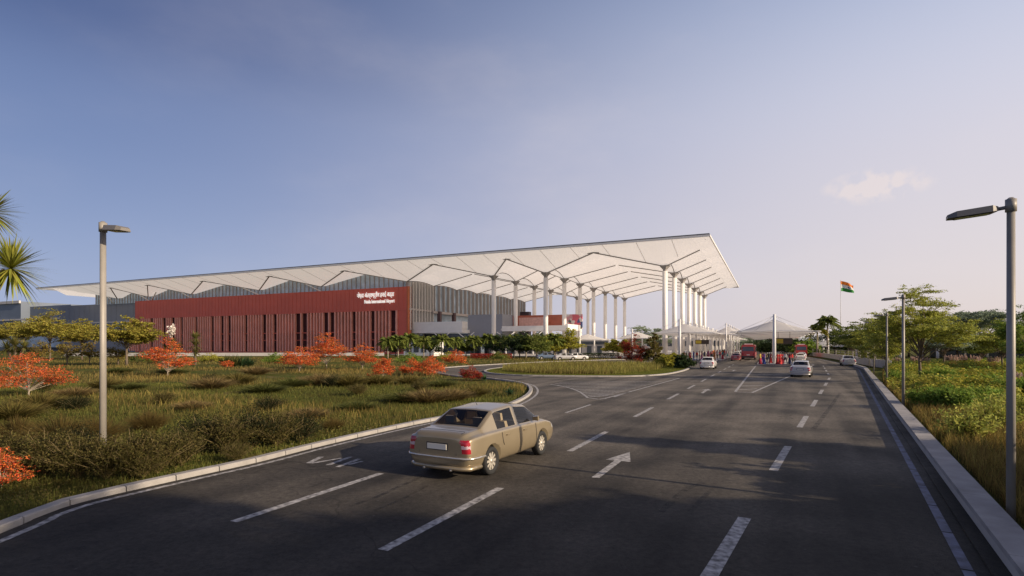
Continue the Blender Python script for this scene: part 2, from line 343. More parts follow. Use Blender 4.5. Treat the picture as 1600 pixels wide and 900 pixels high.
# far access road between island and forecourt is part of the same sheet; island sits on it
IS=[P(757,579.5),P(762,583.6),P(800,587),P(860,588.3),P(940,589),P(1000,588.4),P(1045,585),P(1073,578.5),P(1079,573.5),P(1073,570),P(1040,568),P(960,568.5),P(880,570),P(820,572.5),P(775,576)]
ISs=smooth(IS,closed=True,n=4)
# pavements
def resample(pts,step,closed=False):
    pts=[Vector(p) for p in pts]; pts=pts+[pts[0]] if closed else pts; out=[pts[0].copy()]; acc=0
    for a,b in zip(pts[:-1],pts[1:]):
        L_=(b-a).length; t=step-acc
        while t<=L_: out.append(a.lerp(b,t/L_)); t+=step
        acc=(acc+L_)%step
    return [tuple(p) for p in out]
def kerbstones(k,pts,d0,d1,z0,z1):
    a=offset(pts,d0); b=offset(pts,d1); rk=random.Random(2)
    for i in range(len(pts)-1):
        e=.012; dz=rk.uniform(-.004,.004); A_=Vector(a[i]);A2=Vector(a[i+1]);B_=Vector(b[i]);B2=Vector(b[i+1]); L_=(A2-A_).length or 1; f=min(.3,e/L_)
        q=[A_.lerp(A2,f),A_.lerp(A2,1-f),B_.lerp(B2,1-f),B_.lerp(B2,f)]; ch=.02*(1 if d1>d0 else -1); n_=[(B_-A_).normalized()*.02]*2
        top=[q[0]+n_[0],q[1]+n_[0],q[2]-n_[0],q[3]-n_[0]]
        vs=[(*p,z0) for p in q]+[(*p,z1-.02+dz) for p in q]+[(*p,z1+dz) for p in top]
        k.add(vs,[(0,1,5,4),(1,2,6,5),(2,3,7,6),(3,0,4,7),(4,5,9,8),(5,6,10,9),(6,7,11,10),(7,4,8,11),(8,9,10,11)])
k=MB(); kerbstones(k,resample(LKs,1.0),0.04,.27,-.02,.10); LKo=k.build('kerb',M['kerb']); LKo['kind']='structure'
k=MB(); kerbstones(k,resample(ISs,1.0,True)+[ISs[0]],0,.26,-.02,.12)
# orientation of the closed loop decides which side the grass is on
isl=sheet('traffic_island_grass',offset(ISs+ISs[:1],0)[:-1],.075,M['lawn'])
ko=k.build('island_kerb',M['kerb']); ko['kind']='structure'
# forecourt pavement: left of the drop-off lanes
fp=[tuple(T(-17,-38)[:2]),tuple(T(-17,270)[:2]),tuple(T(82,270)[:2]),tuple(T(82,-10)[:2]),tuple(T(20,-18)[:2]),tuple(T(-7,-37.5)[:2])]
mb=MB()
def slab(name,poly,z,m,h=.14):
    mb=MB(); n=len(poly)
    mb.add([(x,y,z-h-.02) for x,y in poly]+[(x,y,z) for x,y in poly],[tuple(range(n,2*n))]+[(i,(i+1)%n,(i+1)%n+n,i+n) for i in range(n)])
    o=mb.build(name,m); o['kind']='structure'; return o
slab('forecourt_pavement',fp,.14,M['conclight'])
# median platform
MED0=Vector(P(1183,569.5)); MED1=Vector(P(1246,570.5)); 
a2=Vector((A.x,A.y)); med=[tuple(MED0),tuple(MED1),tuple(MED1+a2*260),tuple(MED0+a2*260)]
slab('median_platform',med,.15,M['conclight'])
# ---- right parapet wall
tagS=lambda o,l,c,g=None: tag(o,l,c,g)
wl=empty('parapet_wall',(0,0,0),0,'long low concrete parapet with a pale coping along the right edge of the road','wall')
mb=MB(); ribbon(mb,RWs[:6],-.10,-.44,-.1,.20); mb.build('wall_body',M['concrete'],wl)
cp=MB(); seg=RWs[:6]
# coping cut into slabs with thin joints
def along(pts, step, gap):
    out=[]; pts=[Vector(p) for p in pts]
    for a,b in zip(pts[:-1],pts[1:]):
        Ls=(b-a).length; n=max(1,int(Ls/step)); t=(b-a)/Ls
        for i in range(n): out.append((a+t*(Ls*i/n+gap/2), a+t*(Ls*(i+1)/n-gap/2)))
    return out
for a,b in along(seg,3.0,.014): ribbon(cp,[tuple(a),tuple(b)],-.07,-.47,.202,.28)
cp.build('coping',M['coping'],wl)
# channel beside the wall
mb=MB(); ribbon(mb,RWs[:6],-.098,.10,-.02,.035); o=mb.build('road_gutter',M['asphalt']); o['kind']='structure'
# ---- far barrier with railing along the right carriageway
bw=empty('barrier_wall',(0,0,0),0,'pale concrete barrier topped by a thin railing where the right carriageway bends away','wall')
BW=smooth([P(1376,575.5),P(1345,571),P(1312,563.6),P(1275,557.5),P(1245,553.8),(108,226),(150,318)],n=3)
BW=offset(BW,-.9)
mb=MB(); ribbon(mb,BW,0,-.3,-.1,1.0); mb.build('barrier_body',M['conclight'],bw)
for i in range(0,len(BW)-4):
    mb=MB(); x,y=BW[i]; mb.box((x-.05,y-.05+.1,1.0),(x+.05,y+.05+.1,1.95)); mb.build('railing_post',M['steel'],bw)
mb=MB()
for z in (1.45,1.93): mb.tube([(x,y+.1,z) for x,y in BW[:len(BW)-3]],.035,6)
mb.build('handrail',M['steel'],bw)
# ---------------------------------------------------------------- markings
mk=MB()
def strip(a,b,w,z=.005):
    a=Vector(a[:2]); b=Vector(b[:2]); t=(b-a).normalized(); n=Vector((-t.y,t.x))*w/2
    mk.add([(*(a-n),z),(*(b-n),z),(*(b+n),z),(*(a+n),z)],[(0,1,2,3)])
def poly(pts,z=.005): mk.add([(x,y,z) for x,y in pts],[tuple(range(len(pts)))])
def dashes(o, az, s0, n, ln, per, w):
    o=Vector(o); t=Vector((math.sin(R(az)),math.cos(R(az))))
    for i in range(n): strip(o+t*(s0+i*per), o+t*(s0+i*per+ln), w)
dashes((2.45,6.9),31.2,-1.4,1,4.1,8,.20); dashes((2.45,6.9),31.2,6.75,6,3.6,7.85,.19)
dashes((-1.8,7.75),24.8,0,11,3.75,8.0,.17)
dashes((-4.5,9.0),24.9,0,1,3.75,8.0,.17); dashes((-4.5,9.0),24.9,8.1,3,3.6,8.0,.14)
# right carriageway dashes beyond the bend
dashes((31.0,54.5),28.2,0,4,3.6,8,.17)
for (u0,v0,u1,v1) in [(1311,573,1313,571),]: pass
# left edge line, along the kerb
el=offset(LKs,-.28)
for i in range(8,len(el)-30):
    strip(el[i],el[i+1],.13)
# right edge line in broken dabs
re_=offset(RWs[:6],.33)
_m0=mk; mk=MB()
for a,b in along(re_,1.6,.05): strip(a,b,.13)
o=mk.build('road_edge_marking',M['edgepaint']); o['kind']='structure'; mk=_m0
for a,b in along(offset(RWs[5:24],.7),3,.0): strip(a,b,.13)
def arrow(tip, az, ln=3.6):
    t=Vector((math.sin(R(az)),math.cos(R(az)))); n=Vector((-t.y,t.x)); tip=Vector(tip)
    poly([tuple(tip),tuple(tip-t*1.25+n*.31),tuple(tip-t*1.25-n*.31)])
    strip(tip-t*1.25, tip-t*ln, .17)
arrow((3.15,14.9),25,3.2); arrow((12.9,36.6),25,3.6); arrow(P(1148,578),25,3.5); arrow((29.0,44),30,2.6)
# left-turn arrow, seen worn near the kerb
strip(P(512,727),P(548,714),.12); strip(P(527,730),P(562,717),.12); strip(P(487,724),P(534,716),.10); strip(P(482,724),P(502,714),.14); strip(P(545,726),P(566,721),.09)
# first hatched gore by the slip road
gl=smooth([P(860,600.5),P(885,605),P(903,611),P(914,618),P(918,621.5)],n=4)
for a,b in zip(gl[:-1],gl[1:]): strip(a,b,.14)
gb=[P(918,621.5),P(936,624),P(946,622.5)]
for a,b in zip(gb[:-1],gb[1:]): strip(a,b,.14)
strip(P(946,622.5),P(1062,590.8),.15)
for i in range(11):
    f=i/10.5; v=620-24*f
    ul=np.interp(v,[600.5,605,611,618,621],[860,885,903,914,918]) if v>600.5 else 860+ (600.5-v)*3
    ur=946+(622.5-v)*(116/31.7)
    strip(P(ul+4,v+0.2),P(ur-4,v-2.0+f),.24)
# second gore in front of the median
strip(P(1149,612),P(1181,571.5),.16); strip(P(1149,612.3),P(1175,613.6),.15); strip(P(1175,613.6),P(1243,584),.16)
for i in range(6):
    v=609-5.8*i; strip(P(1151+(612-v)*.8+1,v),P(1175+(613.6-v)*2.2-2,v-1.5),.2)
# left pavement edge continuing line
dashes(tuple(T(-22,-36)[:2]),25,0,8,3,8,.15)
mo=mk.build('road_markings',M['paint']); mo['kind']='structure'
# tyre marks
tm=MB(); mk_=mk; mk=tm
def smear(pts,w,z=.0045):
    q=smooth(pts,n=5)
    for a,b in zip(q[:-1],q[1:]): strip(a,b,w,z)
smear([P(1032,800),P(1052,782),P(1072,765),P(1100,754)],.13); smear([P(1078,800),P(1093,784),P(1108,768)],.10)
smear([P(545,792),P(590,776),P(625,760),P(668,741)],.10); smear([P(585,798),P(628,780),P(672,757)],.08)
smear([P(1270,672),P(1296,638),P(1312,615)],.16)
M['tyremark']=mat('tyre_mark',(.028,.026,.025),.7,var=.4,scale=3); mk=mk_
_nt=M['tyremark'].node_tree; _tr=_nt.nodes.new('ShaderNodeBsdfTransparent'); _mx=_nt.nodes.new('ShaderNodeMixShader'); _ns=_nt.nodes.new('ShaderNodeTexNoise'); _ns.inputs['Scale'].default_value=5; _ns.inputs['Detail'].default_value=8
_g=_nt.nodes.new('ShaderNodeNewGeometry'); _nt.links.new(_g.outputs['Position'],_ns.inputs['Vector']); _mr=_nt.nodes.new('ShaderNodeMapRange'); _mr.inputs['From Min'].default_value=.35; _mr.inputs['From Max'].default_value=.75; _mr.inputs['To Max'].default_value=.6; _nt.links.new(_ns.outputs[0],_mr.inputs['Value'])
_nt.links.new(_mr.outputs[0],_mx.inputs[0]); _nt.links.new(_tr.outputs[0],_mx.inputs[1]); _nt.links.new(_nt.nodes['Principled BSDF'].outputs[0],_mx.inputs[2]); _nt.links.new(_mx.outputs[0],_nt.nodes['Material Output'].inputs[0])
o=tm.build('tyre_marks',M['tyremark']); o['kind']='structure'
# ================================================================ terminal
ter=empty('terminal_building',T(83,0),0,'long airport terminal with a white folded roof, red slatted side wall and tall white columns','airport terminal')
TI=Matrix.Translation(Vector(T(83,0))).inverted()
def part(mb,name,m,parent=None):
    o=mb.build(name,m,parent or ter)
    if parent is None or parent is ter: o.matrix_parent_inverse=TI
    return o
CS=[0,34,51,83,120,151,190,218,240]          # column lines across
CP=[-9]+[17,42.5,67,101.5,135.5,170.5,204,229]+[258]  # fold crests
NT=7; DT=16.0
def zig(s):   # 0 on a column line, 1 on a crest
    xs=[-12.8,-9]; ys=[1.0,1.0]
    for i,c in enumerate(CS):
        xs.append(c); ys.append(0.0); xs.append(CP[i+1]); ys.append(1.0)
    xs.append(275); ys.append(1.0)
    return np.interp(s,xs,ys)
ZV,ZC,ZE=24.0,27.5,28.25
def under(s,t):
    zg=zig(s)
    z=ZV+(ZC-ZV)*zg
    fr=(t%DT)/DT
    if 0<=t<=96: z=z+(1.9 if s<80 else .7)*(math.sin(math.pi*fr)**.8)*(1-zg*.6)
    return z
def front_t(s): return -9.0*float(zig(s)) if s<252 else -9.0
# underside: soffit band from the fascia to the zigzag, then the folded field behind
mb=MB(); 
ss=sorted(set([-9.0]+[float(x) for x in np.arange(-9,262,2.125)]+[float(c) for c in CS]+[float(c) for c in CP[1:]]))
prev=None
for s in ss:
    ft=front_t(s); col=[(s,ft,under(s,0))]
    z0=under(s,0)
    ts=[0.0] if ft<-.01 else []
    ts+= [float(x) for x in np.arange(2,96.1,2)]
    # between zigzag and first column line keep zigzag height
    col=[(s,ft,ZV+(ZC-ZV)*float(zig(s)))]+[(s,max(t,ft+.01),under(s,t)) for t in [0.0]+ts[1 if ts and ts[0]==0 else 0:]]
    if prev is not None:
        b=len(mb.v); n=len(col)
        mb.v+= [T(*p) for p in prev]+[T(*p) for p in col]
        for i in range(n-1): mb.f.append((b+i,b+i+1,b+n+i+1,b+n+i)); mb.m.append(0); mb.sm.append(False)
    prev=col
# front soffit
for s0,s1 in zip(ss[:-1],ss[1:]):
    q=[(s0,-14.6,ZE),(s1,-14.6,ZE),(s1,front_t(s1),ZV+(ZC-ZV)*float(zig(s1))),(s0,front_t(s0),ZV+(ZC-ZV)*float(zig(s0)))]
    mb.add([T(*p) for p in q],[(0,1,2,3)])
    q=[(s0,96,under(s0,96)),(s1,96,under(s1,96)),(s1,110.6,ZE),(s0,110.6,ZE)]; mb.add([T(*p) for p in q],[(0,1,2,3)])
# right (curb side) soffit
for t in range(-4,53):
    t0,t1=t*2.0,t*2+2.0
    f0=lambda t:ZC if t<0 else under(-9,t)
    q=[(-12.5,t0,ZE),(-9,t0,f0(t0)),(-9,t1,f0(t1)),(-12.5,t1,ZE)]
    if t0>=-8: mb.add([T(*p) for p in q],[(0,1,2,3)])
mb.add([T(-12.5,-14.6,ZE),T(-9,-14.6,ZE),T(-9,-9,ZC),T(-12.5,-8,ZE)],[(0,1,2,3)])
mb.add([T(-12.5,-8,ZE),T(-9,-9,ZC),T(-9,-8,ZC)],[(0,1,2)])
mb.add([T(262,-14.6,ZE),T(273.6,-14.6,ZE),T(273.6,110,ZE),T(262,110,25.2)],[(0,1,2,3)])
mb.add([T(262,-14.6,ZE),T(262,110,25.2),T(262,-9,25.5)],[(0,1,2)])
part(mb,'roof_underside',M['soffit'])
mb=MB(); mb.keep=False
lo=[T(-12.8,-15,ZE-.05),T(274,-15,ZE-.05),T(274,111,ZE-.05),T(-12.8,111,ZE-.05)]
hi=[T(-12.8,-15,ZE+.42),T(274,-15,ZE+.42),T(274,111,ZE+.42),T(-12.8,111,ZE+.42)]
lo2=[T(-12.6,-14.8,ZE+.423),T(273.8,-14.8,ZE+.423),T(273.8,110.8,ZE+.423),T(-12.6,110.8,ZE+.423)]
hi2=[T(-12.6,-14.8,ZE+.72),T(273.8,-14.8,ZE+.72),T(273.8,110.8,ZE+.72),T(-12.6,110.8,ZE+.72)]
# fascia ring only (open below)
def ring(mb,lo,hi,inset,m):
    for i in range(4):
        a,b=Vector(lo[i]),Vector(lo[(i+1)%4]); c,d=Vector(hi[(i+1)%4]),Vector(hi[i]); mb.add([a,b,c,d],[(0,1,2,3)],m)
ring(mb,lo,hi,0,0); mb.add(hi,[(0,1,2,3)],0)
ring(mb,[T(-12.5,-14.6,ZE-.05),T(273.6,-14.6,ZE-.05),T(273.6,110.6,ZE-.05),T(-12.5,110.6,ZE-.05)],[T(-12.5,-14.6,ZE),T(273.6,-14.6,ZE),T(273.6,110.6,ZE),T(-12.5,110.6,ZE)],0,0)
for i in range(4):
    inn=[T(-12.5,-14.6,ZE-.05),T(273.6,-14.6,ZE-.05),T(273.6,110.6,ZE-.05),T(-12.5,110.6,ZE-.05)]
    mb.add([lo[i],lo[(i+1)%4],inn[(i+1)%4],inn[i]],[(0,1,2,3)],0)
part(mb,'roof_fascia',M['white'])
mb=MB(); mb.hexa([lo2[0],lo2[3],lo2[2],lo2[1]],[hi2[0],hi2[3],hi2[2],hi2[1]]); part(mb,'roof_top',M['roofedge'])
# ribs: front zigzag, valleys along the column rows, cross ribs at each column
mb=MB()
for i,c in enumerate(CS):
    for cr in (CP[i],CP[i+1]):
        if cr>250: continue
        tt=-9.0; zc=ZC
        mb.beam(T(c,0,ZV-.12),T(cr,tt if cr>-9 else -1.5,zc-.12),.34,.26)
for cr in CP[1:-1]: mb.beam(T(cr-1.6,-9,ZC-.14),T(cr+1.6,-9,ZC-.14),.4,.3)
part(mb,'front_rib',M['rib'])
mb=MB(); M['seam']=mat('soffit_seam',(.45,.42,.40),.6)
mb.beam(T(-11.6,-12.3,ZE-.22),T(272,-12.3,ZE-.22),.16,.10)
def soff(s,f):   # a point on the front soffit, f from the fascia inwards
    ft=front_t(s); return (s,-14.6+(ft+14.6)*f,ZE+(ZV+(ZC-ZV)*float(zig(s))-ZE)*f-.05)
for s_ in np.arange(-4,258,8.5):
    for f0,f1 in ((.02,.5),(.5,.98)): mb.beam(T(*soff(s_,f0)),T(*soff(s_,f1)),.09,.05)
part(mb,'soffit_seams',M['seam'])
mb=MB()
for i,c in enumerate(CS[:4]):
    mb.tube([T(c,j*2,under(c,j*2)-.06) for j in range(0,49)],.14,4,smooth=False)
part(mb,'valley_beam',M['rib'])
mb=MB()
for i,c in enumerate(CS[:4]):
    for j in range(1,NT):
        t=j*DT
        for cr in (CP[i],CP[i+1]):
            e=.97 if cr>-9 else .97
            mb.beam(T(c,t,ZV-.06),T(c+(cr-c)*e,t,ZV+(ZC-ZV)*e-.10),.26,.24)
part(mb,'cross_rib',M['rib'])
# columns
def column(s,t,m=M['column'],r=.68):
    mb=MB(); x,y,_=T(s,t); 
    mb.tube([(x,y,0.1),(x,y,ZV-1.4)],r,20)
    o=part(mb,'column',m); 
    mb=MB(); mb.tube([(x,y,ZV-1.4),(x,y,ZV-1.0),(x,y,ZV+.1)],[r*.8,r*.8,r*2.3],4,smooth=False); c=mb.build('column_head',M['rib'],o); return o
for i in (0,1,2):
    for j in range(NT): column(CS[i],j*DT)
# short white struts standing on the red wall and carrying the folds
for s0,s1 in ((218,229),(190,197),(151,160),(120,128),(218,211),(245,245)):
    mb=MB(); z1=ZV+(ZC-ZV)*float(zig(s1)); mb.tube([T(s0,1.2,ZV-2.2),T(s1,-1.0,under(s1,0)-.2)],.22,6); part(mb,'roof_strut',M['white'])
# ---- red slatted volume
RH=22.3; RS0,RS1=83.0,227.0; TT=1.7
red=MB()
def tbox(mb,s0,s1,t0,t1,z0,z1,m=0):
    mb.hexa([T(s0,t0,z0),T(s0,t1,z0),T(s1,t1,z0),T(s1,t0,z0)],[T(s0,t0,z1),T(s0,t1,z1),T(s1,t1,z1),T(s1,t0,z1)],m)
def redtop(s): return RH
tbox(red,RS0,RS1,.9,TT,0,RH-.01)
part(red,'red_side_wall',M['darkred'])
mb=MB(); tbox(mb,RS0-.02,RS1,0,.88,14.9,RH); 
# thin joints as raised seams every 1.6 m
for s in np.arange(RS0+1.4,RS1,1.9): tbox(mb,s-.06,s+.06,-.07,-.003,15.0,RH-.02)
part(mb,'cladding_band',M['red'])
mb=MB(); tbox(mb,RS0-.55,RS0-.03,-.12,TT,0,RH+.05); part(mb,'end_wall',mat('sunlit_red_end',(.50,.13,.045),.5,var=.05))  # end of the red wall, warm sunlight put into its colour
mb=MB(); tbox(mb,RS0,RS1,-.1,.6,.0,.55); tbox(mb,RS0,RS0+3.6,.1,.88,.55,14.9); tbox(mb,RS0-.02,RS1,-.04,.0,14.55,14.88); part(mb,'wall_frame',M['red'])
rnd=random.Random(3)
fin=MB(); s=RS0+3.8; groupn=0
while s<RS1-.5:
    n=rnd.choice([1,1,2,3,5,6,7]) if s<190 else rnd.choice([3,5,7]); gap=rnd.uniform(1.0,1.9)
    lit=rnd.random()<.5
    for q in range(n):
        wv=rnd.uniform(.46,.60)
        tbox(fin,s,s+wv,-.25,.72,.56,14.53)
        if lit: tbox(fin,s+wv+.02,s+wv+.70,.55,.7,7.7,12.2,1)
        if rnd.random()<.25: tbox(fin,s+wv+.02,s+wv+.70,.55,.7,1.0,4.6,1)
        s+=wv+rnd.uniform(.76,.95)
    s+=gap
part(fin,'vertical_louvres',[M['redfin'],M['redpanel']])
# ledges across the fins
mb=MB(); tbox(mb,RS0+3.8,RS1,.3,.5,7.3,7.65); tbox(mb,RS0+3.8,RS1,.3,.5,4.7,4.95); part(mb,'louvre_rail',M['red'])
# ---- lettering
def letters(txt,s_left,z,size,width,name='lettering'):
    cu=bpy.data.curves.new(name,'FONT'); cu.body=txt; cu.size=size; cu.extrude=.12; cu.offset=.02
    o=bpy.data.objects.new(name,cu); COL.objects.link(o)
    bpy.context.view_layer.update()
    dg=bpy.context.evaluated_depsgraph_get(); me=bpy.data.meshes.new_from_object(o.evaluated_get(dg))
    bpy.data.objects.remove(o); me.materials.clear(); me.materials.append(M['letter'])
    xs=[v.co.x for v in me.vertices]; x0=min(xs); k=width/(max(xs)-x0)
    me.transform(Matrix.Translation((-x0,0,0))); me.transform(Matrix.Diagonal((k,1,1,1)))
    me.transform(Matrix.Rotation(R(90),4,'X')); me.transform(Matrix.Rotation(math.atan2(-B.y,-B.x),4,'Z'))
    me.transform(Matrix.Translation(T(s_left,-.35,z)))
    o2=bpy.data.objects.new(name,me); COL.objects.link(o2); o2.parent=ter; o2.matrix_parent_inverse=TI; return o2
letters('नोएडा अंतर्राष्ट्रीय हवाई अड्डा',103.5,19.3,2.0,15.6)
letters('Noida International Airport',100.3,17.2,1.75,12.6)
# ---- clerestory glass above the red wall, following the folds
def glasswall(name,s_list,tf,zb,ztf,m):
    mb=MB()
    for a,b in zip(s_list[:-1],s_list[1:]):
        mb.add([T(a,tf(a),zb),T(b,tf(b),zb),T(b,tf(b),ztf(b)),T(a,tf(a),ztf(a))],[(0,1,2,3)])
    return part(mb,name,m)
sl_=[float(x) for x in np.arange(84,262,2.0)]
glasswall('clerestory_glass',sl_,lambda s:2.2,RH-.5,lambda s:under(s,2.2)-.02,M['glass'])
mb=MB()
for s in np.arange(84,262,2.0):
    mb=MB(); tbox(mb,s-.09,s+.09,1.9,2.19,RH-.4,under(s,2.0)-.05); part(mb,'clerestory_mullion',M['mullion'])
# ---- east glass facade (faces the drop-off), running away from the camera
g=MB(); 
g.add([T(84,.5,0),T(84,100,0),T(84,100,24.6),T(84,.5,24.6)],[(0,1,2,3)]); part(g,'east_glazing',M['glass'])
mb=MB()
for t in np.arange(1,100,3.2): tbox(mb,83.0,83.98,t-.14,t+.14,15.0 if t>14 else 6,under(83.5,t)-.02)
part(mb,'facade_fin',M['mullion'])
mb=MB()
for t in np.arange(1,15,1.7): tbox(mb,82.2,83.0,t-.18,t+.18,8,under(83,t)-.3)
part(mb,'pale_pilaster',M['mullionl'])
mb=MB(); tbox(mb,81.8,83.95,14,100,14.2,15.0); tbox(mb,82.4,83.95,.5,14,14.6,15.2); part(mb,'facade_transom',M['mullion'])
mb=MB()
M['pier']=mat('brown_pier',(.10,.055,.06),.6)
for t in (17,27,45): mb=MB(); tbox(mb,81,82.2,t,t+1.2,8,15); part(mb,'brown_pier',M['pier'])
mb=MB(); tbox(mb,79,83.9,92,95,0,19.0); part(mb,'dark_end_slab',mat('aubergine',(.05,.03,.04),.6))
# ---- arrivals frontage in front of the east facade
mb=MB(); tbox(mb,64,83,3,6.5,8.0,8.35); tbox(mb,64,83,3,3.25,8.35,10.6); tbox(mb,63.8,64.0,3,6.5,8.35,10.6); tbox(mb,63.8,83,3.0,10,7.0,7.97)
part(mb,'white_balcony',M['white'])
mb=MB(); tbox(mb,64,82.9,10,16,0,6.9); part(mb,'ground_floor_glazing',M['glassdark'])
mb=MB(); tbox(mb,52,64.5,8,16,5.0,12.9); part(mb,'grey_lift_block',M['greywall'])
mb=MB(); tbox(mb,30,52.5,8,20,7.6,8.3); tbox(mb,30,30.8,8,20,8.3,9.4); tbox(mb,29.9,52,7.75,7.97,7.4,9.0); part(mb,'white_terrace_slab',M['white'])
mb=MB(); tbox(mb,37,58,24,24.5,8.3,13.2); part(mb,'red_terrace_wall',mat('terrace_red',(.42,.12,.07),.5,var=.15,scale=.6))
mb=MB(); tbox(mb,42,52,21,21.1,8.4,12.3); part(mb,'terrace_screen',mat('pink_screen',(.58,.34,.30),.5,var=.15,scale=1.5))
mb=MB(); tbox(mb,30.6,36.6,24,24.4,8.3,13.2); o=part(mb,'painted_mural',None)
mm=bpy.data.materials.new('mural'); mm.use_nodes=True; nt=mm.node_tree; vo=nt.nodes.new('ShaderNodeTexVoronoi'); vo.inputs['Scale'].default_value=.9
gg=nt.nodes.new('ShaderNodeNewGeometry'); nt.links.new(gg.outputs['Position'],vo.inputs['Vector'])
crr=nt.nodes.new('ShaderNodeValToRGB'); e=crr.color_ramp.elements; crr.color_ramp.interpolation='CONSTANT'; e[0].color=(.6,.12,.16,1); e[1].position=.3; e[1].color=(.65,.55,.52,1)
for p_,c_ in ((.5,(.08,.10,.22,1)),(.65,(.6,.3,.32,1)),(.85,(.12,.14,.12,1))): x=e.new(p_); x.color=c_
sx=nt.nodes.new('ShaderNodeSeparateXYZ'); nt.links.new(vo.outputs['Color'],sx.inputs[0]); nt.links.new(sx.outputs[0],crr.inputs[0]); nt.links.new(crr.outputs[0],nt.nodes['Principled BSDF'].inputs['Base Color'])
o.data.materials.clear(); o.data.materials.append(mm)
mb=MB(); tbox(mb,20,63,17,18,0,4.9); part(mb,'lower_wall',M['concrete'])
mb=MB(); tbox(mb,20,63,16.6,16.95,3.2,4.2); 
for s in np.arange(22,62,3.3): tbox(mb,s,s+1.5,16.8,16.98,0.2,2.7)
part(mb,'lower_window_band',M['glassdark'])
# branching white canopy props
for s in (71,62,48,39,33):
    mb=MB(); x,y,_=T(s,2.2); mb.tube([(x,y,.1),(x,y,5.0)],.28,8); 
    for ds in (-3,3): mb.tube([T(s,2.2,5.0),T(s+ds,2.2,7.0)],.14,6)
    part(mb,'canopy_prop',M['white'])
# plant and gatehouse boxes
kb=empty('gatehouse',(*P(654,556),0),R(-25),'small white gatehouse with dark windows beneath the end of the red wall','gatehouse')
mb=MB(); mb.box((-5,0,0),(5,5,4.1)); mb.build('wall',M['white'],kb)
mb=MB(); mb.box((-5.4,-.5,4.11),(5.4,5.3,4.45)); mb.build('roof',M['conclight'],kb)
for x in (-4,-1.6,.9): 
    mb=MB(); mb.box((x,-.05,1),(x+1.7,-.003,3.2)); mb.build('window',M['glassdark'],kb)
# ---- grey wings at the left end
gw=empty('grey_wing',T(262,4),0,'grey panelled wing with a dark strip window at the left end of the terminal','airport building')
GI=Matrix.Translation(Vector(T(262,4))).inverted()
def gpart(mb,n,m,root=gw,I=GI):
    o=mb.build(n,m,root); o.matrix_parent_inverse=I; return o
mb=MB(); tbox(mb,227.1,292,3,40,0,22.2)
for s in np.arange(229,292,4.2): tbox(mb,s-.05,s+.05,2.93,2.998,0,22.1)
gpart(mb,'wall',M['greywall'])
mb=MB(); tbox(mb,227.2,292,2.6,2.92,8.2,9.3); tbox(mb,227.2,292,2.6,2.92,13.3,13.9); gpart(mb,'ledge',M['mullionl'])
mb=MB(); tbox(mb,229,291,2.80,2.92,9.32,13.2); gpart(mb,'window_band',M['greywall2'])
gw2=empty('blue_grey_hall',T(330,10),0,'blue grey hangar-like hall beyond the grey wing at the far left','airport building')
GI2=Matrix.Translation(Vector(T(330,10))).inverted()
mb=MB(); tbox(mb,292.2,330,8,60,0,23.4); tbox(mb,330.1,480,4,60,0,26.0); gpart(mb,'wall',M['greywall2'],gw2,GI2)
mb=MB(); tbox(mb,292.2,480,3.2,3.98,16.0,16.8); tbox(mb,330.1,480,3.2,3.98,25,26.4); gpart(mb,'cornice',M['mullionl'],gw2,GI2)
mb=MB(); tbox(mb,292.2,480,3.5,3.98,2.0,9.0); gpart(mb,'window_band',M['glass'],gw2,GI2)
# low pale boundary wall before the terminal
bwall=MB(); 
for a,b in ((P(100,556.2),P(250,556.2)),(P(250,556.2),P(600,555.6))):
    ribbon(bwall,[a,b],0,.4,-.1,.85)
o=bwall.build('boundary_wall',M['concrete']); tag(o,'low pale boundary wall running along the foot of the red slatted wall','wall')
# ================================================================ foliage tools
rng=np.random.default_rng(11)
def leafcloud(C, size, aspect=2.2, up=.35, jit=.4, r=rng):
    """one small leaf-shaped quad at every centre"""
    C=np.asarray(C,float); n=len(C)
    nrm=r.normal(size=(n,3)); nrm[:,2]=np.abs(nrm[:,2])+up*2; nrm/=np.linalg.norm(nrm,axis=1,keepdims=True)
    d=r.normal(size=(n,3)); d-= (d*nrm).sum(1,keepdims=True)*nrm; d/=np.linalg.norm(d,axis=1,keepdims=True)
    e=np.cross(nrm,d); s=size*(1+jit*r.uniform(-1,1,size=(n,1)))
    a=C+d*s*.5; b=C+e*s/aspect*.5; c=C-d*s*.5; q=C-e*s/aspect*.5
    V=np.stack([a,b,c,q],1).reshape(-1,3); F=np.arange(4*n).reshape(-1,4); return V,F
def blades(base, h, w, lean, r=rng, seg=2):
    """curved grass blades: base (n,3), heights (n,), lean vectors (n,3)"""
    n=len(base); az=r.uniform(0,2*np.pi,n); sd=np.stack([np.cos(az),np.sin(az),0*az],1)*w[:,None]*.5
    up=np.array([0,0,1.0]); P0=base; P1=base+up*(h*.6)[:,None]+lean*.35; P2=base+up*h[:,None]+lean
    V=np.stack([P0-sd,P0+sd,P1+sd*.8,P1-sd*.8,P2+sd*.15,P2-sd*.15],1).reshape(-1,3)
    i=np.arange(n)[:,None]*6; F=np.concatenate([i+np.array([[0,1,2,3]]),i+np.array([[3,2,4,5]])],0); return V,F
def leafmat(name,c,tr=.35,isl=.35,**k): return mat(name,c,.75,spec=.2,islands=isl,trans=tr,**k)
M['bark']=mat('bark',(.16,.12,.085),.9,var=.25,scale=6,bump=.5)
M['barkpale']=mat('pale_bark',(.38,.32,.25),.85,var=.2,scale=8)
M['leaf']=leafmat('leaf_green',(.19,.23,.05)); M['leafy']=leafmat('leaf_yellow_green',(.42,.40,.06)); M['leafd']=leafmat('leaf_dark_green',(.05,.08,.028)); M['leafhaze']=leafmat('leaf_hazy_green',(.26,.32,.22))
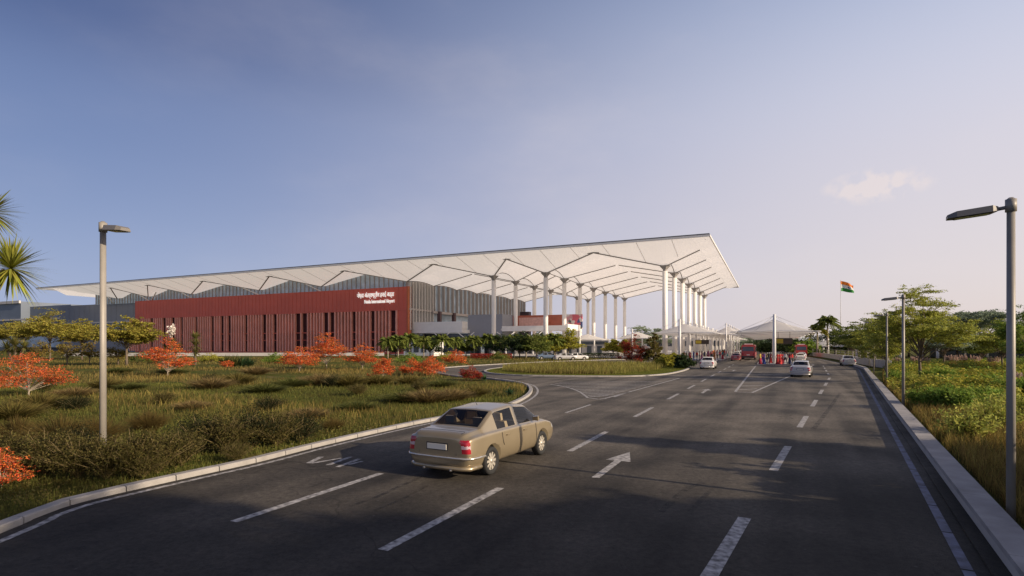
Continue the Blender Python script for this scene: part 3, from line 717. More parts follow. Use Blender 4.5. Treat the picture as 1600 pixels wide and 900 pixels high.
M['leafg']=leafmat('leaf_bright_green',(.20,.29,.045)); M['olive']=leafmat('leaf_olive',(.17,.145,.04)); M['acacia']=leafmat('acacia_leaf',(.36,.32,.06))
M['orange']=leafmat('blossom_orange',(.80,.205,.06),isl=.5); M['redleaf']=leafmat('red_leaf',(.42,.055,.03),isl=.45)
M['straw']=leafmat('straw_blade',(.30,.21,.07)); M['plume']=leafmat('pink_plume',(.62,.48,.40)); M['agave']=leafmat('agave_leaf',(.06,.115,.045)); M['yucca']=leafmat('yucca_leaf',(.20,.19,.05)); M['spike']=leafmat('spike_leaf',(.10,.11,.03)); M['darkshrub']=leafmat('dark_shrub_leaf',(.030,.035,.012))
M['twig']=mat('twig',(.19,.14,.06),.9)
M['flower']=mat('white_flower',(.75,.68,.62),.7)
def limb_set(mb, r_, base, n, ztrunk, spread, top, tr, flat=False):
    tips=[]
    for i in range(n):
        a=2*math.pi*(i+r_.random()*.6)/n; rr=spread*math.sqrt(r_.uniform(.12,1)); z=top(rr) - r_.uniform(0,.18)*ztrunk
        z0=ztrunk*r_.uniform(.62,1.0); p0=Vector((0,0,z0)); p3=Vector((math.cos(a)*rr,math.sin(a)*rr,z)); mid=p0.lerp(p3,.5)+Vector((0,0,(z-z0)*.12))+Vector((r_.uniform(-.1,.1),r_.uniform(-.1,.1),0))*spread*.6
        mb.tube([p0,mid,p3],[tr*.36,tr*.22,tr*.09],5,cap=False); tips.append(p3); tips.append(mid.lerp(p3,.5))
        for q in range(2):
            e=p3+Vector((r_.uniform(-1,1),r_.uniform(-1,1),r_.uniform(-.3,.5)))*spread*.3; mb.tube([mid.lerp(p3,.6),e],[tr*.2,tr*.07],4,cap=False); tips.append(e)
    return tips
def make_tree(name,label,cat,group,h,cr,tr,zc,kind,lm,bm_,seed,nl,ls,loc=(0,0,0),lm2=None,f2=.0):
    """h total height, cr crown radius, tr trunk radius, zc where the crown starts"""
    r_=random.Random(seed); g_=np.random.default_rng(seed); t=empty(name,loc,r_.uniform(0,6),label,cat,group)
    mb=MB(); wob=[Vector((r_.uniform(-.12,.12)*i,r_.uniform(-.12,.12)*i,0))*tr*2 for i in range(4)]
    zt=zc*1.1
    mb.tube([Vector((0,0,-.1)),Vector((0,0,zt*.33))+wob[1],Vector((0,0,zt*.7))+wob[2],Vector((0,0,zt))],[tr*1.25,tr*.95,tr*.8,tr*.62],8)
    if kind=='umbrella': top=lambda rr: h*.93-.10*h*(rr/cr)**2; n=12
    elif kind=='layer': top=lambda rr: zc+(h-zc)*(1-.6*(rr/cr)**1.6)*r_.uniform(.35,1); n=26
    else: top=lambda rr: zc+(h-zc)*math.sqrt(max(.05,1-(rr/cr)**2))*r_.uniform(.15,.98); n=24
    tips=limb_set(mb,r_,None,n,zt,cr,top,tr)
    if kind=='umbrella': mb.tube([Vector((0,0,zt)),Vector((.1,0,h*.85))],[tr*.6,tr*.2],6,cap=False)
    else: mb.tube([Vector((0,0,zt)),Vector((.1*cr,0,(h+zc)/2)),Vector((0,.05*cr,h*.9))],[tr*.62,tr*.35,tr*.1],6,cap=False); tips+= [Vector((0,0,h*.94)),Vector((.15*cr,0,h*.88)),Vector((-.12*cr,.1*cr,h*.84)),Vector((0,-.15*cr,h*.8))]
    mb.build('trunk',bm_,t)
    C=np.array([list(p) for p in tips]); w=g_.uniform(.3,1.2,len(C)); w/=w.sum(); idx=g_.choice(len(C),nl,p=w)
    sx=cr*(.17 if kind!='umbrella' else .2); sz=sx*(.30 if kind=='umbrella' else .28 if kind=='layer' else .50)
    # a clump is dense in its middle; sub-clumps give light and dark
    sub=g_.normal(size=(len(C)*7,3))*np.array([sx,sx,sz]); si=g_.integers(0,7,nl)
    pts=C[idx]+sub[idx*7+si]*.9+g_.normal(size=(nl,3))*np.array([sx,sx,sz])*.38
    pts[:,2]=np.maximum(pts[:,2],zc*.55)
    V,F=leafcloud(pts,ls,r=g_); npmesh('crown',V,F,[lm]+([lm2] if lm2 else []),t,mi=(g_.random(len(F))<f2).astype(int) if lm2 else None)
    return t
def rosette(C, n, ln, w, r_, droop=.25, up0=.1, up1=1.3, seg=4):
    """sword leaves around a centre -> quads"""
    V=[];F=[]
    for i in range(n):
        a=r_.uniform(0,2*math.pi); el=r_.uniform(up0,up1); L=ln*r_.uniform(.7,1.1); d=Vector((math.cos(a)*math.cos(el),math.sin(a)*math.cos(el),math.sin(el))); s=Vector((-math.sin(a),math.cos(a),0))
        b=len(V); dr=droop*r_.uniform(.5,1.4)
        for k in range(seg+1):
            f=k/seg; p=Vector(C)+d*L*f+Vector((0,0,-dr*L*f*f)); ww=w*(.5+1.2*f if f<.35 else 1.0*(1-f)/.65*.95+.03)*.5
            V.append(p-s*ww); V.append(p+s*ww)
        for k in range(seg): F.append((b+2*k,b+2*k+1,b+2*k+3,b+2*k+2))
    return np.array([list(v) for v in V]),np.array(F)
def palm_crown(C, n, ln, r_, lw=.05, nl=26, ll=.7):
    V=[];F=[]
    for i in range(n):
        a=2*math.pi*i/n+r_.uniform(-.2,.2); el=r_.uniform(-.25,1.25); L=ln*r_.uniform(.8,1.1); droop=r_.uniform(.45,.8)
        h=Vector((math.cos(a),math.sin(a),0)); s=Vector((-math.sin(a),math.cos(a),0)); prev=None
        for k in range(nl):
            f=(k+1)/nl; p=Vector(C)+h*math.cos(el)*L*f+Vector((0,0,math.sin(el)*L*f-droop*L*f*f))
            b=len(V)
            if prev is not None: V+= [prev-s*lw*.4,prev+s*lw*.4,p+s*lw*.4,p-s*lw*.4]; F.append((b,b+1,b+2,b+3)); b+=4
            prev=p; l=ll*math.sin(math.pi*min(.97,f*.85+.12)); 
            for sg in (-1,1):
                e=p+(s*sg*.8+h*.45+Vector((0,0,-.45-.2*r_.random())))*l; m_=p.lerp(e,.5)
                V+= [p,m_+h*lw*.6,e,m_-h*lw*.6]; F.append((b,b+1,b+2,b+3)); b+=4
    return np.array([list(v) for v in V]),np.array(F)
def make_palm(name,label,group,h,ln,tr,seed,loc,lm,lean=0,n=26,nl=26,ll=.8,lw=.07):
    r_=random.Random(seed); t=empty(name,loc,r_.uniform(0,6),label,'palm tree',group)
    mb=MB(); mb.tube([(0,0,-.1),(lean*.2,0,h*.4),(lean,0,h)],[tr*1.2,tr,tr*.9],8); mb.build('trunk',M['barkpale'],t)
    V,F=palm_crown((lean,0,h),n,ln,r_,lw,nl,ll); npmesh('fronds',V,F,lm,t); return t
# ================================================================ street lamps
def make_lamp():
    t=empty('street_lamp')
    mb=MB(); mb.tube([(0,0,-.1),(0,0,5.0)],[.062,.055],18); mb.build('pole',M['steel'],t)
    mb=MB(); mb.tube([(0,0,5.003),(0,0,5.2),(0,0,5.2),(0,0,5.23)],[.075,.075,.062,.03],18); mb.build('pole_cap',M['steel'],t)
    mb=MB(); mb.tube([(-.03,0,5.08),(-.19,0,5.06)],.03,8); mb.build('bracket',M['lampdark'],t)
    mb=MB() # flat tapered head pointing along -x
    sec=[(-.16,.05,5.035,5.10),(-.24,.14,5.01,5.115),(-.70,.145,4.975,5.075),(-.82,.10,4.97,5.03)]
    vs=[];
    for x,w_,z0,z1 in sec: vs+=[(x,-w_,z0),(x,w_,z0),(x,w_*.8,z1),(x,-w_*.8,z1)]
    fs=[(i*4+j,i*4+(j+1)%4,(i+1)*4+(j+1)%4,(i+1)*4+j) for i in range(3) for j in range(4)]+[(3,2,1,0),(12,13,14,15)]
    mb.add(vs,fs); hd=mb.build('lamp_head',M['lampdark'],t)
    mb=MB(); mb.add([(-.28,-.10,4.995),(-.28,.10,4.995),(-.72,.105,4.962),(-.72,-.105,4.962)],[(0,1,2,3)]); mb.build('lens',M['lens'],hd)
    return t
lamp=make_lamp(); g_l='slim street lamps beside the road'
# right-hand row: heads reach over the road
LR=[(8.02,8.95),(17.5,24.9),(27.0,40.1),(36.4,56.0),(45.7,71.2),(55.3,88),(64,106)]
LRl=['nearest street lamp, standing right behind the parapet at the right edge of the picture','second slim street lamp behind the parapet, in front of the big leafy tree','third slim street lamp behind the parapet, close to the left of the second','fourth street lamp along the parapet, thin against the trees','small street lamp where the parapet ends','distant street lamp behind the far barrier','farthest street lamp along the right carriageway']
for i,((x,y),lb) in enumerate(zip(LR,LRl)):
    o=lamp if i==0 else copy_tree(lamp); o.location=(x,y,0); o.rotation_euler=(0,0,R(-31+ (0 if i<5 else 4))); tag(o,lb,'street lamp',g_l)
    k_={0:1.0,1:.985,2:1.0}.get(i,1.03); o.scale=(1,1,k_)
o=copy_tree(lamp); x,y=PD(161,13.5); o.location=(x,y,-.1); o.rotation_euler=(0,0,R(158)); o.scale=(1,1.25,1.14); tag(o,'street lamp on the left, its pole rising out of the dark shrubs','street lamp',g_l)
# ================================================================ flag
fx,fy=PD(1313.5,200); fl=empty('flag_pole',(fx,fy,0),0,'very tall thin flag pole rising behind the palms on the right','flag pole')
mb=MB(); mb.tube([(0,0,0),(0,0,26.4)],[.14,.06],8); mb.build('pole',mat('pole_pale',(.62,.60,.60),.4),fl)
fm=bpy.data.materials.new('flag_cloth'); fm.use_nodes=True; nt=fm.node_tree; b=nt.nodes['Principled BSDF']; tcn=nt.nodes.new('ShaderNodeAttribute'); tcn.attribute_name='fl'; b.inputs['Roughness'].default_value=.8
nt.links.new(tcn.outputs['Color'],b.inputs['Base Color']); tl=nt.nodes.new('ShaderNodeBsdfTranslucent'); nt.links.new(tcn.outputs['Color'],tl.inputs['Color']); mxx=nt.nodes.new('ShaderNodeMixShader'); mxx.inputs[0].default_value=.35
nt.links.new(b.outputs[0],mxx.inputs[1]); nt.links.new(tl.outputs[0],mxx.inputs[2]); nt.links.new(mxx.outputs[0],nt.nodes['Material Output'].inputs[0])
nx,nz=36,24; V=[];F=[];cols=[]
for i in range(nx+1):
    for j in range(nz+1):
        f=i/nx; g_=j/nz; V.append((.1+5.2*f+.15*math.sin(g_*5), 1.0*math.sin(f*7+g_*1.5)*(.2+f), 22.4+3.7*g_*(1-.22*f)-(.95*f**1.3) +.12*math.sin(f*8)))
for i in range(nx):
    for j in range(nz):
        a=i*(nz+1)+j; F.append((a,a+1,a+nz+2,a+nz+1)); g_=(j+.5)/nz; f=(i+.5)/nx
        c=(.04,.27,.05) if g_<1/3 else (.8,.8,.76) if g_<2/3 else (.85,.23,.03)
        d_=math.hypot((f-.5)*5.2,(g_-.5)*3.5)
        if .22<d_<.40: c=(.02,.03,.22)
        cols.append(c)
me=bpy.data.meshes.new('flag'); me.from_pydata(V,[],F); me.materials.append(fm); at_=me.attributes.new('fl','FLOAT_COLOR','FACE')
for i,c in enumerate(cols): at_.data[i].color=(*c,1)
fo=bpy.data.objects.new('flag',me); COL.objects.link(fo); fo.location=(fx,fy,0); tag(fo,'saffron, white and green flag with a blue wheel flying from the tall pole','flag')
# ================================================================ tensile canopies
def make_tent():
    t=empty('shade_canopy'); n=14; S=6.3; V=[];F=[]
    def zf(a,b):   # a,b in -1..1
        r=max(abs(a),abs(b)); rr=math.hypot(a,b)
        return 5.25+ .4*(1-abs(a)**1.5*abs(b)**1.5)*(1-min(1,r))*1.0 + 1.75*max(0,1-rr*.92)**1.35 + .28*(1-min(abs(a),abs(b)))*r*.5
    for i in range(n+1):
        for j in range(n+1):
            a=-1+2*i/n; b=-1+2*j/n; pin=.11
            x=a*S*(1-pin*(1-b*b)*abs(a)**3); y=b*S*(1-pin*(1-a*a)*abs(b)**3); V.append((x,y,zf(a,b)))
    for i in range(n):
        for j in range(n): q=i*(n+1)+j; F.append((q,q+n+1,q+n+2,q+1))
    mb=MB(); mb.add(V,F,0,True); c=mb.build('membrane',M['membrane'],t)
    edge=[V[i*(n+1)] for i in range(n+1)]; 
    loops=[[V[i*(n+1)] for i in range(n+1)],[V[i*(n+1)+n] for i in range(n+1)],[V[j] for j in range(n+1)],[V[n*(n+1)+j] for j in range(n+1)]]
    mb=MB()
    for lp in loops: mb.tube(lp,.07,5)
    mb.build('edge_beam',M['white'],c)
    for y in (-S-.35,S+.35):
        mb=MB(); mb.tube([(0,y,0),(0,y,8.1)],[.24,.20],12); mb.build('mast',M['white'],t)
        for x in (-S*.97,S*.97,-S*.45,S*.45):
            mb=MB(); mb.tube([(0,y,7.9),(x,y*.9 if abs(x)>S*.6 else y*.78,4.95 if abs(x)>S*.6 else 5.45)],.025,4); mb.build('cable',M['white'],t)
    mb=MB(); mb.tube([(0,-S-.3,5.35),(0,S+.3,5.35)],.12,6); mb.build('ridge_beam',M['white'],t)
    return t
tent=make_tent(); rz=-R(25); gt='white tensile canopies over the drop-off kerbs'
tx0=Vector(P(1063,562)); av=Vector((A.x,A.y)); ordn=['first','second','third','fourth','fifth','sixth','seventh','eighth','ninth','tenth','eleventh','twelfth','thirteenth','fourteenth','fifteenth','sixteenth']
first=True
def put_tent(x,y,label,sc=1.0,sz=1.0):
    global first
    o=tent if first else copy_fast(tent); first=False
    o.location=(x,y,.12); o.rotation_euler=(0,0,rz); o.scale=(sc,sc,sz); tag(o,label,'canopy',gt); return o
for i in range(12):
    p=tx0+av*(6.65+13.6*i); put_tent(p.x,p.y,f'white pointed shade canopy, {ordn[i]} from the front in the row along the left pavement',1.12)
mx0=Vector(P(1210,569))
for i in range(9):
    p=mx0+av*(6.65+14.5*i); put_tent(p.x,p.y,('large white pointed shade canopy in front on the middle platform, people below it' if i==0 else f'white pointed shade canopy, {ordn[i]} from the front on the middle platform'),1.0,.93)
pl=Vector(PD(920,150)); put_tent(pl.x,pl.y+3,'white shade canopy left of the red leaved tree, among yellow trees',1.0,.80)
pl=Vector(PD(1000,143)); put_tent(pl.x,pl.y+3,'white shade canopy half hidden behind the red leaved tree',.9,.86)
for i in range(4):
    p=Vector(PD(1137,132))+av*(16*i); o=put_tent(p.x,p.y,f'pale canopy bridging the left drop-off lane, {ordn[i]} from the front',.72,.98)
# distant tent roofs beyond the right trees
for i,(u,d,s,lb) in enumerate([(1290,175,1.25,'white peaked car park canopy right of the two palms'),(1352,150,1.3,'white car park canopy seen between thin tree trunks, leftmost of the low roofs'),(1395,140,1.4,'white car park canopy behind the trunk of the big tree'),(1475,135,1.4,'white car park canopy right of the big tree')]):
    x,y=PD(u,d); o=copy_fast(tent); o.location=(x,y,-1.9); o.rotation_euler=(0,0,-R(25+20*(i%2))); o.scale=(s,s,.85); tag(o,lb,'canopy','white car park canopies')
# gantry signs
def sign(name,u,d,z0,z1,w_,label,two):
    x,y=PD(u,d); t=empty(name,(x,y,0),rz,label,'sign')
    mb=MB(); mb.box((-w_/2,-.1,z0),(w_/2,.1,z1)); mb.build('sign_panel',mat('sign_dark',(.045,.03,.022),.5),t)
    mb=MB(); mb.box((-w_/2+.1,-.13,z0+.12),(-w_/2+w_*two,-.103,z1-.12)); mb.build('yellow_field',mat('sign_yellow',(.45,.33,.03),.5),t)
    for x_ in (-w_*.35,w_*.35):
        mb=MB(); mb.tube([(x_,0,z1),(x_,0,z1+1.0)],.04,6); mb.build('hanger',M['steel'],t)
sign('overhead_sign',1097,116,3.15,4.05,2.7,'dark overhead sign hanging beneath the first canopy by the left pavement',.45)
sign('overhead_sign',1225,89,3.1,4.05,2.4,'black and yellow overhead sign hanging beneath the big canopy, right of its mast',.45)
# ================================================================ cars
def make_glass():
    m=bpy.data.materials.new('car_glass'); m.use_nodes=True; nt=m.node_tree; out=nt.nodes['Material Output']; nt.nodes.remove(nt.nodes['Principled BSDF'])
    tr=nt.nodes.new('ShaderNodeBsdfTransparent'); tr.inputs[0].default_value=(.72,.73,.70,1); gl=nt.nodes.new('ShaderNodeBsdfGlossy'); gl.inputs['Roughness'].default_value=.04; gl.inputs[0].default_value=(.9,.9,.9,1)
    fr=nt.nodes.new('ShaderNodeFresnel'); fr.inputs[0].default_value=1.38; mx=nt.nodes.new('ShaderNodeMixShader'); nt.links.new(fr.outputs[0],mx.inputs[0]); nt.links.new(tr.outputs[0],mx.inputs[1]); nt.links.new(gl.outputs[0],mx.inputs[2]); nt.links.new(mx.outputs[0],out.inputs[0]); return m
M['carglass']=make_glass()
def carpaint(name,c,metal=.35): return mat(name,c,.34,metal=metal,coat=.8,var=.05,scale=2)
M['tan']=carpaint('tan_metallic_paint',(.36,.29,.185),.45); M['silver']=carpaint('silver_paint',(.55,.53,.52)); M['carwhite']=carpaint('white_car_paint',(.74,.72,.69),0); M['pinkred']=carpaint('red_car_paint',(.5,.08,.09),.1); M['blue']=carpaint('blue_grey_paint',(.13,.18,.26))
M['tail']=mat('tail_light_red',(.42,.02,.035),.2,coat=.5); M['tailw']=mat('tail_light_clear',(.62,.45,.48),.2,coat=.5); M['headl']=mat('head_light',(.7,.7,.7),.1,coat=1); M['seat']=mat('beige_seat',(.62,.48,.32),.8); M['interior']=mat('car_interior',(.05,.04,.035),.8); M['chrome']=mat('bright_trim',(.72,.68,.62),.2,metal=.7); M['alloy']=mat('alloy_wheel',(.66,.61,.52),.35,metal=.4); M['plate']=mat('number_plate',(.72,.69,.62),.5)
def carshell(hatch=False):
    # x, zbottom, half widths: sill, mid, belt, glass base, roof ; zbelt, ztop
    if not hatch:
        ST=[(0.00,.36,.62,.74,.70,.62,.50,.80,.90),(0.05,.26,.74,.82,.78,.70,.60,.88,.985),(.22,.22,.80,.855,.82,.72,.64,.92,1.035),(.62,.20,.82,.865,.83,.73,.62,.93,1.05),
            (.66,.20,.82,.868,.83,.76,.67,.93,1.065),(1.30,.20,.82,.87,.835,.765,.60,.93,1.385),(1.42,.20,.82,.87,.835,.765,.575,.93,1.40),(2.18,.20,.82,.87,.835,.765,.58,.925,1.445),(2.27,.20,.82,.87,.835,.765,.58,.925,1.445),
            (2.92,.20,.82,.87,.83,.755,.575,.915,1.385),(3.02,.20,.82,.868,.83,.75,.58,.91,1.345),(3.66,.20,.82,.865,.82,.735,.62,.89,.975),(3.76,.20,.82,.86,.815,.70,.60,.885,.945),(4.22,.22,.80,.84,.79,.66,.55,.80,.86),(4.40,.26,.70,.76,.70,.6,.5,.68,.76),(4.46,.36,.55,.64,.58,.5,.42,.60,.66)]
        rw=(4,5); ws=(10,11); sw=[(5,6),(6,7),(8,9),(9,10),(10,11)]; bodyh=5
    ST=[tuple(s) for s in ST]; bm=bmesh.new(); rings=[]
    for (x,zb,ws_,wm,wb,wg,wr,zbelt,zt) in ST:
        L_=[(0,zb),(ws_*.86,zb),(ws_,zb+.10),(wm,.50 if x>.04 and x<4.42 else .5),(wm-.005,.66),(wb,zbelt),(wg,min(zbelt+.035,zt-.02)),(wr+.015,zt-.045 if zt-zbelt>.2 else zt-.012),(wr-.05,zt-.004),(0,zt+.025 if zt-zbelt>.2 else zt+.012)]
        if x<.06: L_[3]=(wm,.50); L_[2]=(ws_,zb+.07)
        ring=[bm.verts.new((x,y,z)) for y,z in L_]+[bm.verts.new((x,-y,z)) for y,z in reversed(L_[1:-1])]
        rings.append(ring)
    n=len(rings[0]); fmap={}
    for i in range(len(rings)-1):
        for j in range(n):
            f=bm.faces.new((rings[i][j],rings[i+1][j],rings[i+1][(j+1)%n],rings[i][(j+1)%n])); mi=0
            jj=j if j<9 else n-1-j      # segment between profile point jj and jj+1
            if (i,i+1)==rw and jj==8: mi=1
            if (i,i+1)==ws and jj==8: mi=1
            if (i,i+1) in sw and jj==6: mi=1
            if i==13 and jj==4: mi=3
            f.material_index=mi; f.smooth=True
    for r_,last in ((rings[0],0),(rings[-1],1)):
        # ladder caps: profile j on the left with its mirror image on the right
        N=9
        for j in range(N):
            a=r_[j]; b=r_[j+1]; a2_=r_[(n-j)%n]; b2_=r_[(n-j-1)%n]
            vs=[a,b,b2_,a2_]; u_=[]
            for v in vs:
                if v not in u_: u_.append(v)
            f=bm.faces.new(u_ if last else list(reversed(u_))); f.smooth=True; f.material_index=0
    bmesh.ops.recalc_face_normals(bm,faces=bm.faces)
    # hold the character lines
    cl=bm.edges.layers.float.new('crease_edge')
    for i,r_ in enumerate(rings):
        for j in (5,n-5):
            pass
        for j in range(n):
            e=bm.edges.get((r_[j],r_[(j+1)%n]))
            if e and i in (rw[0],rw[1],ws[0],ws[1],6,7,8,9): e[cl]=.4
            if e and i in (0,len(rings)-1): e[cl]=.35
    for i in range(len(rings)-1):
        for j in (5,6,7,8):
            for q in (j,(n-j)%n):
                e=bm.edges.get((rings[i][q],rings[i+1][q]))
                if e: e[cl]=.45 if j!=6 else .6
    me=bpy.data.meshes.new('shell'); bm.to_mesh(me); bm.free()
    for _ in range(4): me.materials.append(None)
    o=bpy.data.objects.new('shell',me); COL.objects.link(o)
    s=o.modifiers.new('s','SUBSURF'); s.levels=3; s.render_levels=3
    cut=[]
    for ax in (.92,3.53):
        mb=MB(); mb.tube([(ax,-2,.33),(ax,-.58,.33)],.375,36); mb.tube([(ax,.58,.33),(ax,2,.33)],.375,36); c=mb.build('cut',M['black']); cut.append(c)
        b_=o.modifiers.new('b','BOOLEAN'); b_.operation='DIFFERENCE'; b_.object=c; b_.solver='EXACT'
    bpy.context.view_layer.update(); dg=bpy.context.evaluated_depsgraph_get()
    me2=bpy.data.meshes.new_from_object(o.evaluated_get(dg))
    for c in cut+[o]: bpy.data.objects.remove(c)
    for p_ in me2.polygons:
        c=p_.center
        if c.x<.085 and abs(c.y)>.575 and .60<c.z<.885 and p_.material_index==0: p_.material_index=2
    return me2
def splitmesh(me, idxs, name, mt):
    bm=bmesh.new(); bm.from_mesh(me); kill=[f for f in bm.faces if f.material_index not in idxs]; bmesh.ops.delete(bm,geom=kill,context='FACES')
    for f in bm.faces: f.material_index=0
    m=bpy.data.meshes.new(name); bm.to_mesh(m); bm.free(); m.materials.append(mt); return m
shell=carshell()
def arches(name,me): pass
def link(name,me,parent):
    o=bpy.data.objects.new(name,me); COL.objects.link(o); o.parent=parent; return o
def make_wheel(parent,x,y,side):
    w_=empty('wheel',(x,y,.315)); w_.parent=parent
    prof=[(.20,-.075),(.235,-.10),(.29,-.10),(.313,-.075),(.315,0),(.313,.075),(.29,.10),(.235,.10),(.20,.075)]
    mb=MB(); n=32; vs=[(r*math.cos(2*math.pi*k/n),y_,r*math.sin(2*math.pi*k/n)) for k in range(n) for r,y_ in prof]; m_=len(prof)
    mb.add(vs,[(k*m_+j,((k+1)%n)*m_+j,((k+1)%n)*m_+j+1,k*m_+j+1) for k in range(n) for j in range(m_-1)],0,True); mb.build('tyre',M['rubber'],w_)
    mb=MB(); yo=.085*side
    # rim lip
    for k in range(n):
        a0,a1=2*math.pi*k/n,2*math.pi*(k+1)/n
        q=[(r*math.cos(a),y_,r*math.sin(a)) for a in (a0,a1) for r,y_ in ((.232,yo),(.205,yo*.9),(.195,yo*.2))]
        mb.add(q,[(0,3,4,1),(1,4,5,2)])
    for k in range(10):
        a=2*math.pi*k/10; c,s=math.cos(a),math.sin(a); wd=.024
        mb.add([(.04*c-wd*s,yo*.85,.04*s+wd*c),(.04*c+wd*s,yo*.85,.04*s-wd*c),(.212*c+wd*1.2*s,yo*.75,.212*s-wd*1.2*c),(.212*c-wd*1.2*s,yo*.75,.212*s+wd*1.2*c)],[(0,1,2,3)])
    mb.tube([(0,yo*.5,0),(0,yo*1.0,0)],.055,12); mb.build('rim',M['alloy'],w_)
    mb=MB(); mb.tube([(0,yo*.1,0),(0,yo*.18,0)],.20,16); mb.build('brake_disc',M['lampdark'],w_)
def make_car(name,paint,hatch=False):
    t=empty(name)
    body=link('body',splitmesh(shell,(0,),'body',paint),t)
    gl=link('windows',splitmesh(shell,(1,),'windows',M['carglass']),t)
    for s in (-1,1):
        for nm,idx,mt,yy in (('tail_light',2,M['tail'],s),('head_light',3,M['headl'],s)):
            bm=bmesh.new(); bm.from_mesh(shell); bmesh.ops.delete(bm,geom=[f for f in bm.faces if f.material_index!=idx or f.calc_center_median().y*s<0],context='FACES')
            m=bpy.data.meshes.new(nm); m.materials.append(mt); m.materials.append(M['tailw'])
            for f in bm.faces: f.material_index= 1 if (idx==2 and .705<f.calc_center_median().z<.765) else 0
            bm.to_mesh(m); bm.free(); link(nm,m,t)
    for ax in (.92,3.53):
        for s in (-1,1): make_wheel(t,ax,s*.745,s)
    # bumper strip around the rear
    mb=MB(); pts=[(.55,.885,.50),(.30,.882,.50),(.10,.84,.50),(0,.74,.50),(-.035,.5,.50),(-.045,0,.50)]; pts+= [(x,-y,z) for x,y,z in reversed(pts[:-1])]
    mb.tube(pts,.024,6); mb.build('bumper_trim',M['chrome'],body)
    mb=MB(); mb.tube([(.5,.80,.27),(.12,.76,.27),(.03,.6,.27),(0,0,.27),(.03,-.6,.27),(.12,-.76,.27),(.5,-.80,.27)],.05,6); mb.build('bumper',paint,body)
    mb=MB(); mb.box((-.033,-.25,.66),(-.012,.25,.775)); mb.build('number_plate',M['plate'],t)
    mb=MB(); mb.box((-.016,-.28,.64),(-.0,.28,.80)); mb.build('plate_recess',M['black'],body)
    for s in (-1,1):
        mb=MB(); mb.tube([(.25,s*.35,.235),(-.02,s*.35,.23)],.03,8); mb.build('exhaust_pipe',M['chrome'],t)
        mb=MB(); mb.add([(3.02,s*.80,.98),(3.10,s*.80,1.0),(3.08,s*.97,1.0),(3.00,s*.97,.97),(3.02,s*.80,1.06),(3.09,s*.80,1.08),(3.06,s*.95,1.10),(2.99,s*.96,1.09)],[(0,3,2,1),(4,5,6,7),(0,1,5,4),(1,2,6,5),(2,3,7,6),(3,0,4,7)],0); mb.build('wing_mirror',paint,t)
        for x in (1.55,2.42):
            mb=MB(); mb.box((x,s*.868-.012,.80),(x+.16,s*.868+.014,.825)); mb.build('door_handle',paint,body)
        # door shut lines
        for x in (2.22,3.12): mb=MB(); mb.tube([(x,s*.874,.28),(x,s*.876,.5),(x,s*.872,.66),(x,s*.842,.9)],.006,4); mb.build('door_gap',M['black'],body)
        mb=MB(); mb.tube([(1.42,s*.872,.60),(1.38,s*.870,.70),(1.36,s*.842,.9)],.006,4); mb.build('door_gap',M['black'],body)
    mb=MB(); mb.tube([(.0,-.49,.55),(.03,-.49,.93),(.18,-.60,1.045),(.2,0,1.052),(.18,.60,1.045),(.03,.49,.93),(.0,.49,.55)],.005,4); mb.build('boot_gap',M['black'],body)
    mb=MB(); mb.box((.75,-.70,.25),(3.6,.70,.42)); mb.box((3.15,-.68,.42),(3.6,.68,.90)); mb.box((.68,-.66,.8),(1.0,.66,.95)); mb.build('cabin_floor',M['interior'],t)
    mb=MB(); mb.tube([(1.62,0,1.455),(1.50,0,1.60)],.006,5); mb.build('antenna',M['black'],body)
    def seat(x,y,w_,nm='seat'):
        mb=MB(); h=[(x,y-w_/2,.42),(x+.5,y-w_/2,.42),(x+.5,y+w_/2,.42),(x,y+w_/2,.42)]; hi=[(x,y-w_/2,.58),(x+.5,y-w_/2,.60),(x+.5,y+w_/2,.60),(x,y+w_/2,.58)]; mb.hexa(h,hi)
        mb.hexa([(x-.06,y-w_/2,.58),(x+.1,y-w_/2,.58),(x+.1,y+w_/2,.58),(x-.06,y+w_/2,.58)],[(x-.22,y-w_/2*.85,1.06),(x-.10,y-w_/2*.85,1.06),(x-.10,y+w_/2*.85,1.06),(x-.22,y+w_/2*.85,1.06)])
        o=mb.build(nm,M['seat'],t)
        for yy in ([y] if w_<1 else [y-.38,y+.38]):
            mb=MB(); mb.hexa([(x-.23,yy-.13,1.08),(x-.13,yy-.13,1.08),(x-.13,yy+.13,1.08),(x-.23,yy+.13,1.08)],[(x-.24,yy-.11,1.25),(x-.15,yy-.11,1.25),(x-.15,yy+.11,1.25),(x-.24,yy+.11,1.25)]); mb.build('headrest',M['seat'],o)
    seat(2.15,.36,.5); seat(2.15,-.36,.5); seat(1.25,0,1.25,'rear_bench')
    return t
car=make_car('parked_car',M['tan']); car.name='car'
carparts=[car]
def place_car(o, x, y, az, label, sc=1): o.location=(x,y,.0); o.rotation_euler=(0,0,R(90-az)); o.scale=(sc,sc,sc); tag(o,label,'car')
def wheel_at(wx,wy,az,lx=.92,ly=-.80):  # world point of a contact patch -> origin
    a=R(90-az); return (wx-(lx*math.cos(a)-ly*math.sin(a)), wy-(lx*math.sin(a)+ly*math.cos(a)))
ox,oy=wheel_at(-.45,12.30,28.5); place_car(car,ox,oy,28.5,'tan four-door saloon car seen from behind, driving away in the foreground',.985)
def copy_car(paint):
    def rec(o,parent):
        c=o.copy(); COL.objects.link(c); c.parent=parent
        if c.type=='MESH' and c.data.materials and c.data.materials[0]==M['tan']:
            key=(c.data.name,paint.name)
            if key not in CMESH: d=c.data.copy(); d.materials[0]=paint; CMESH[key]=d
            c.data=CMESH[key]
        for ch in list(o.children): rec(ch,c)
        return c
    return rec(car,None)
CMESH={}
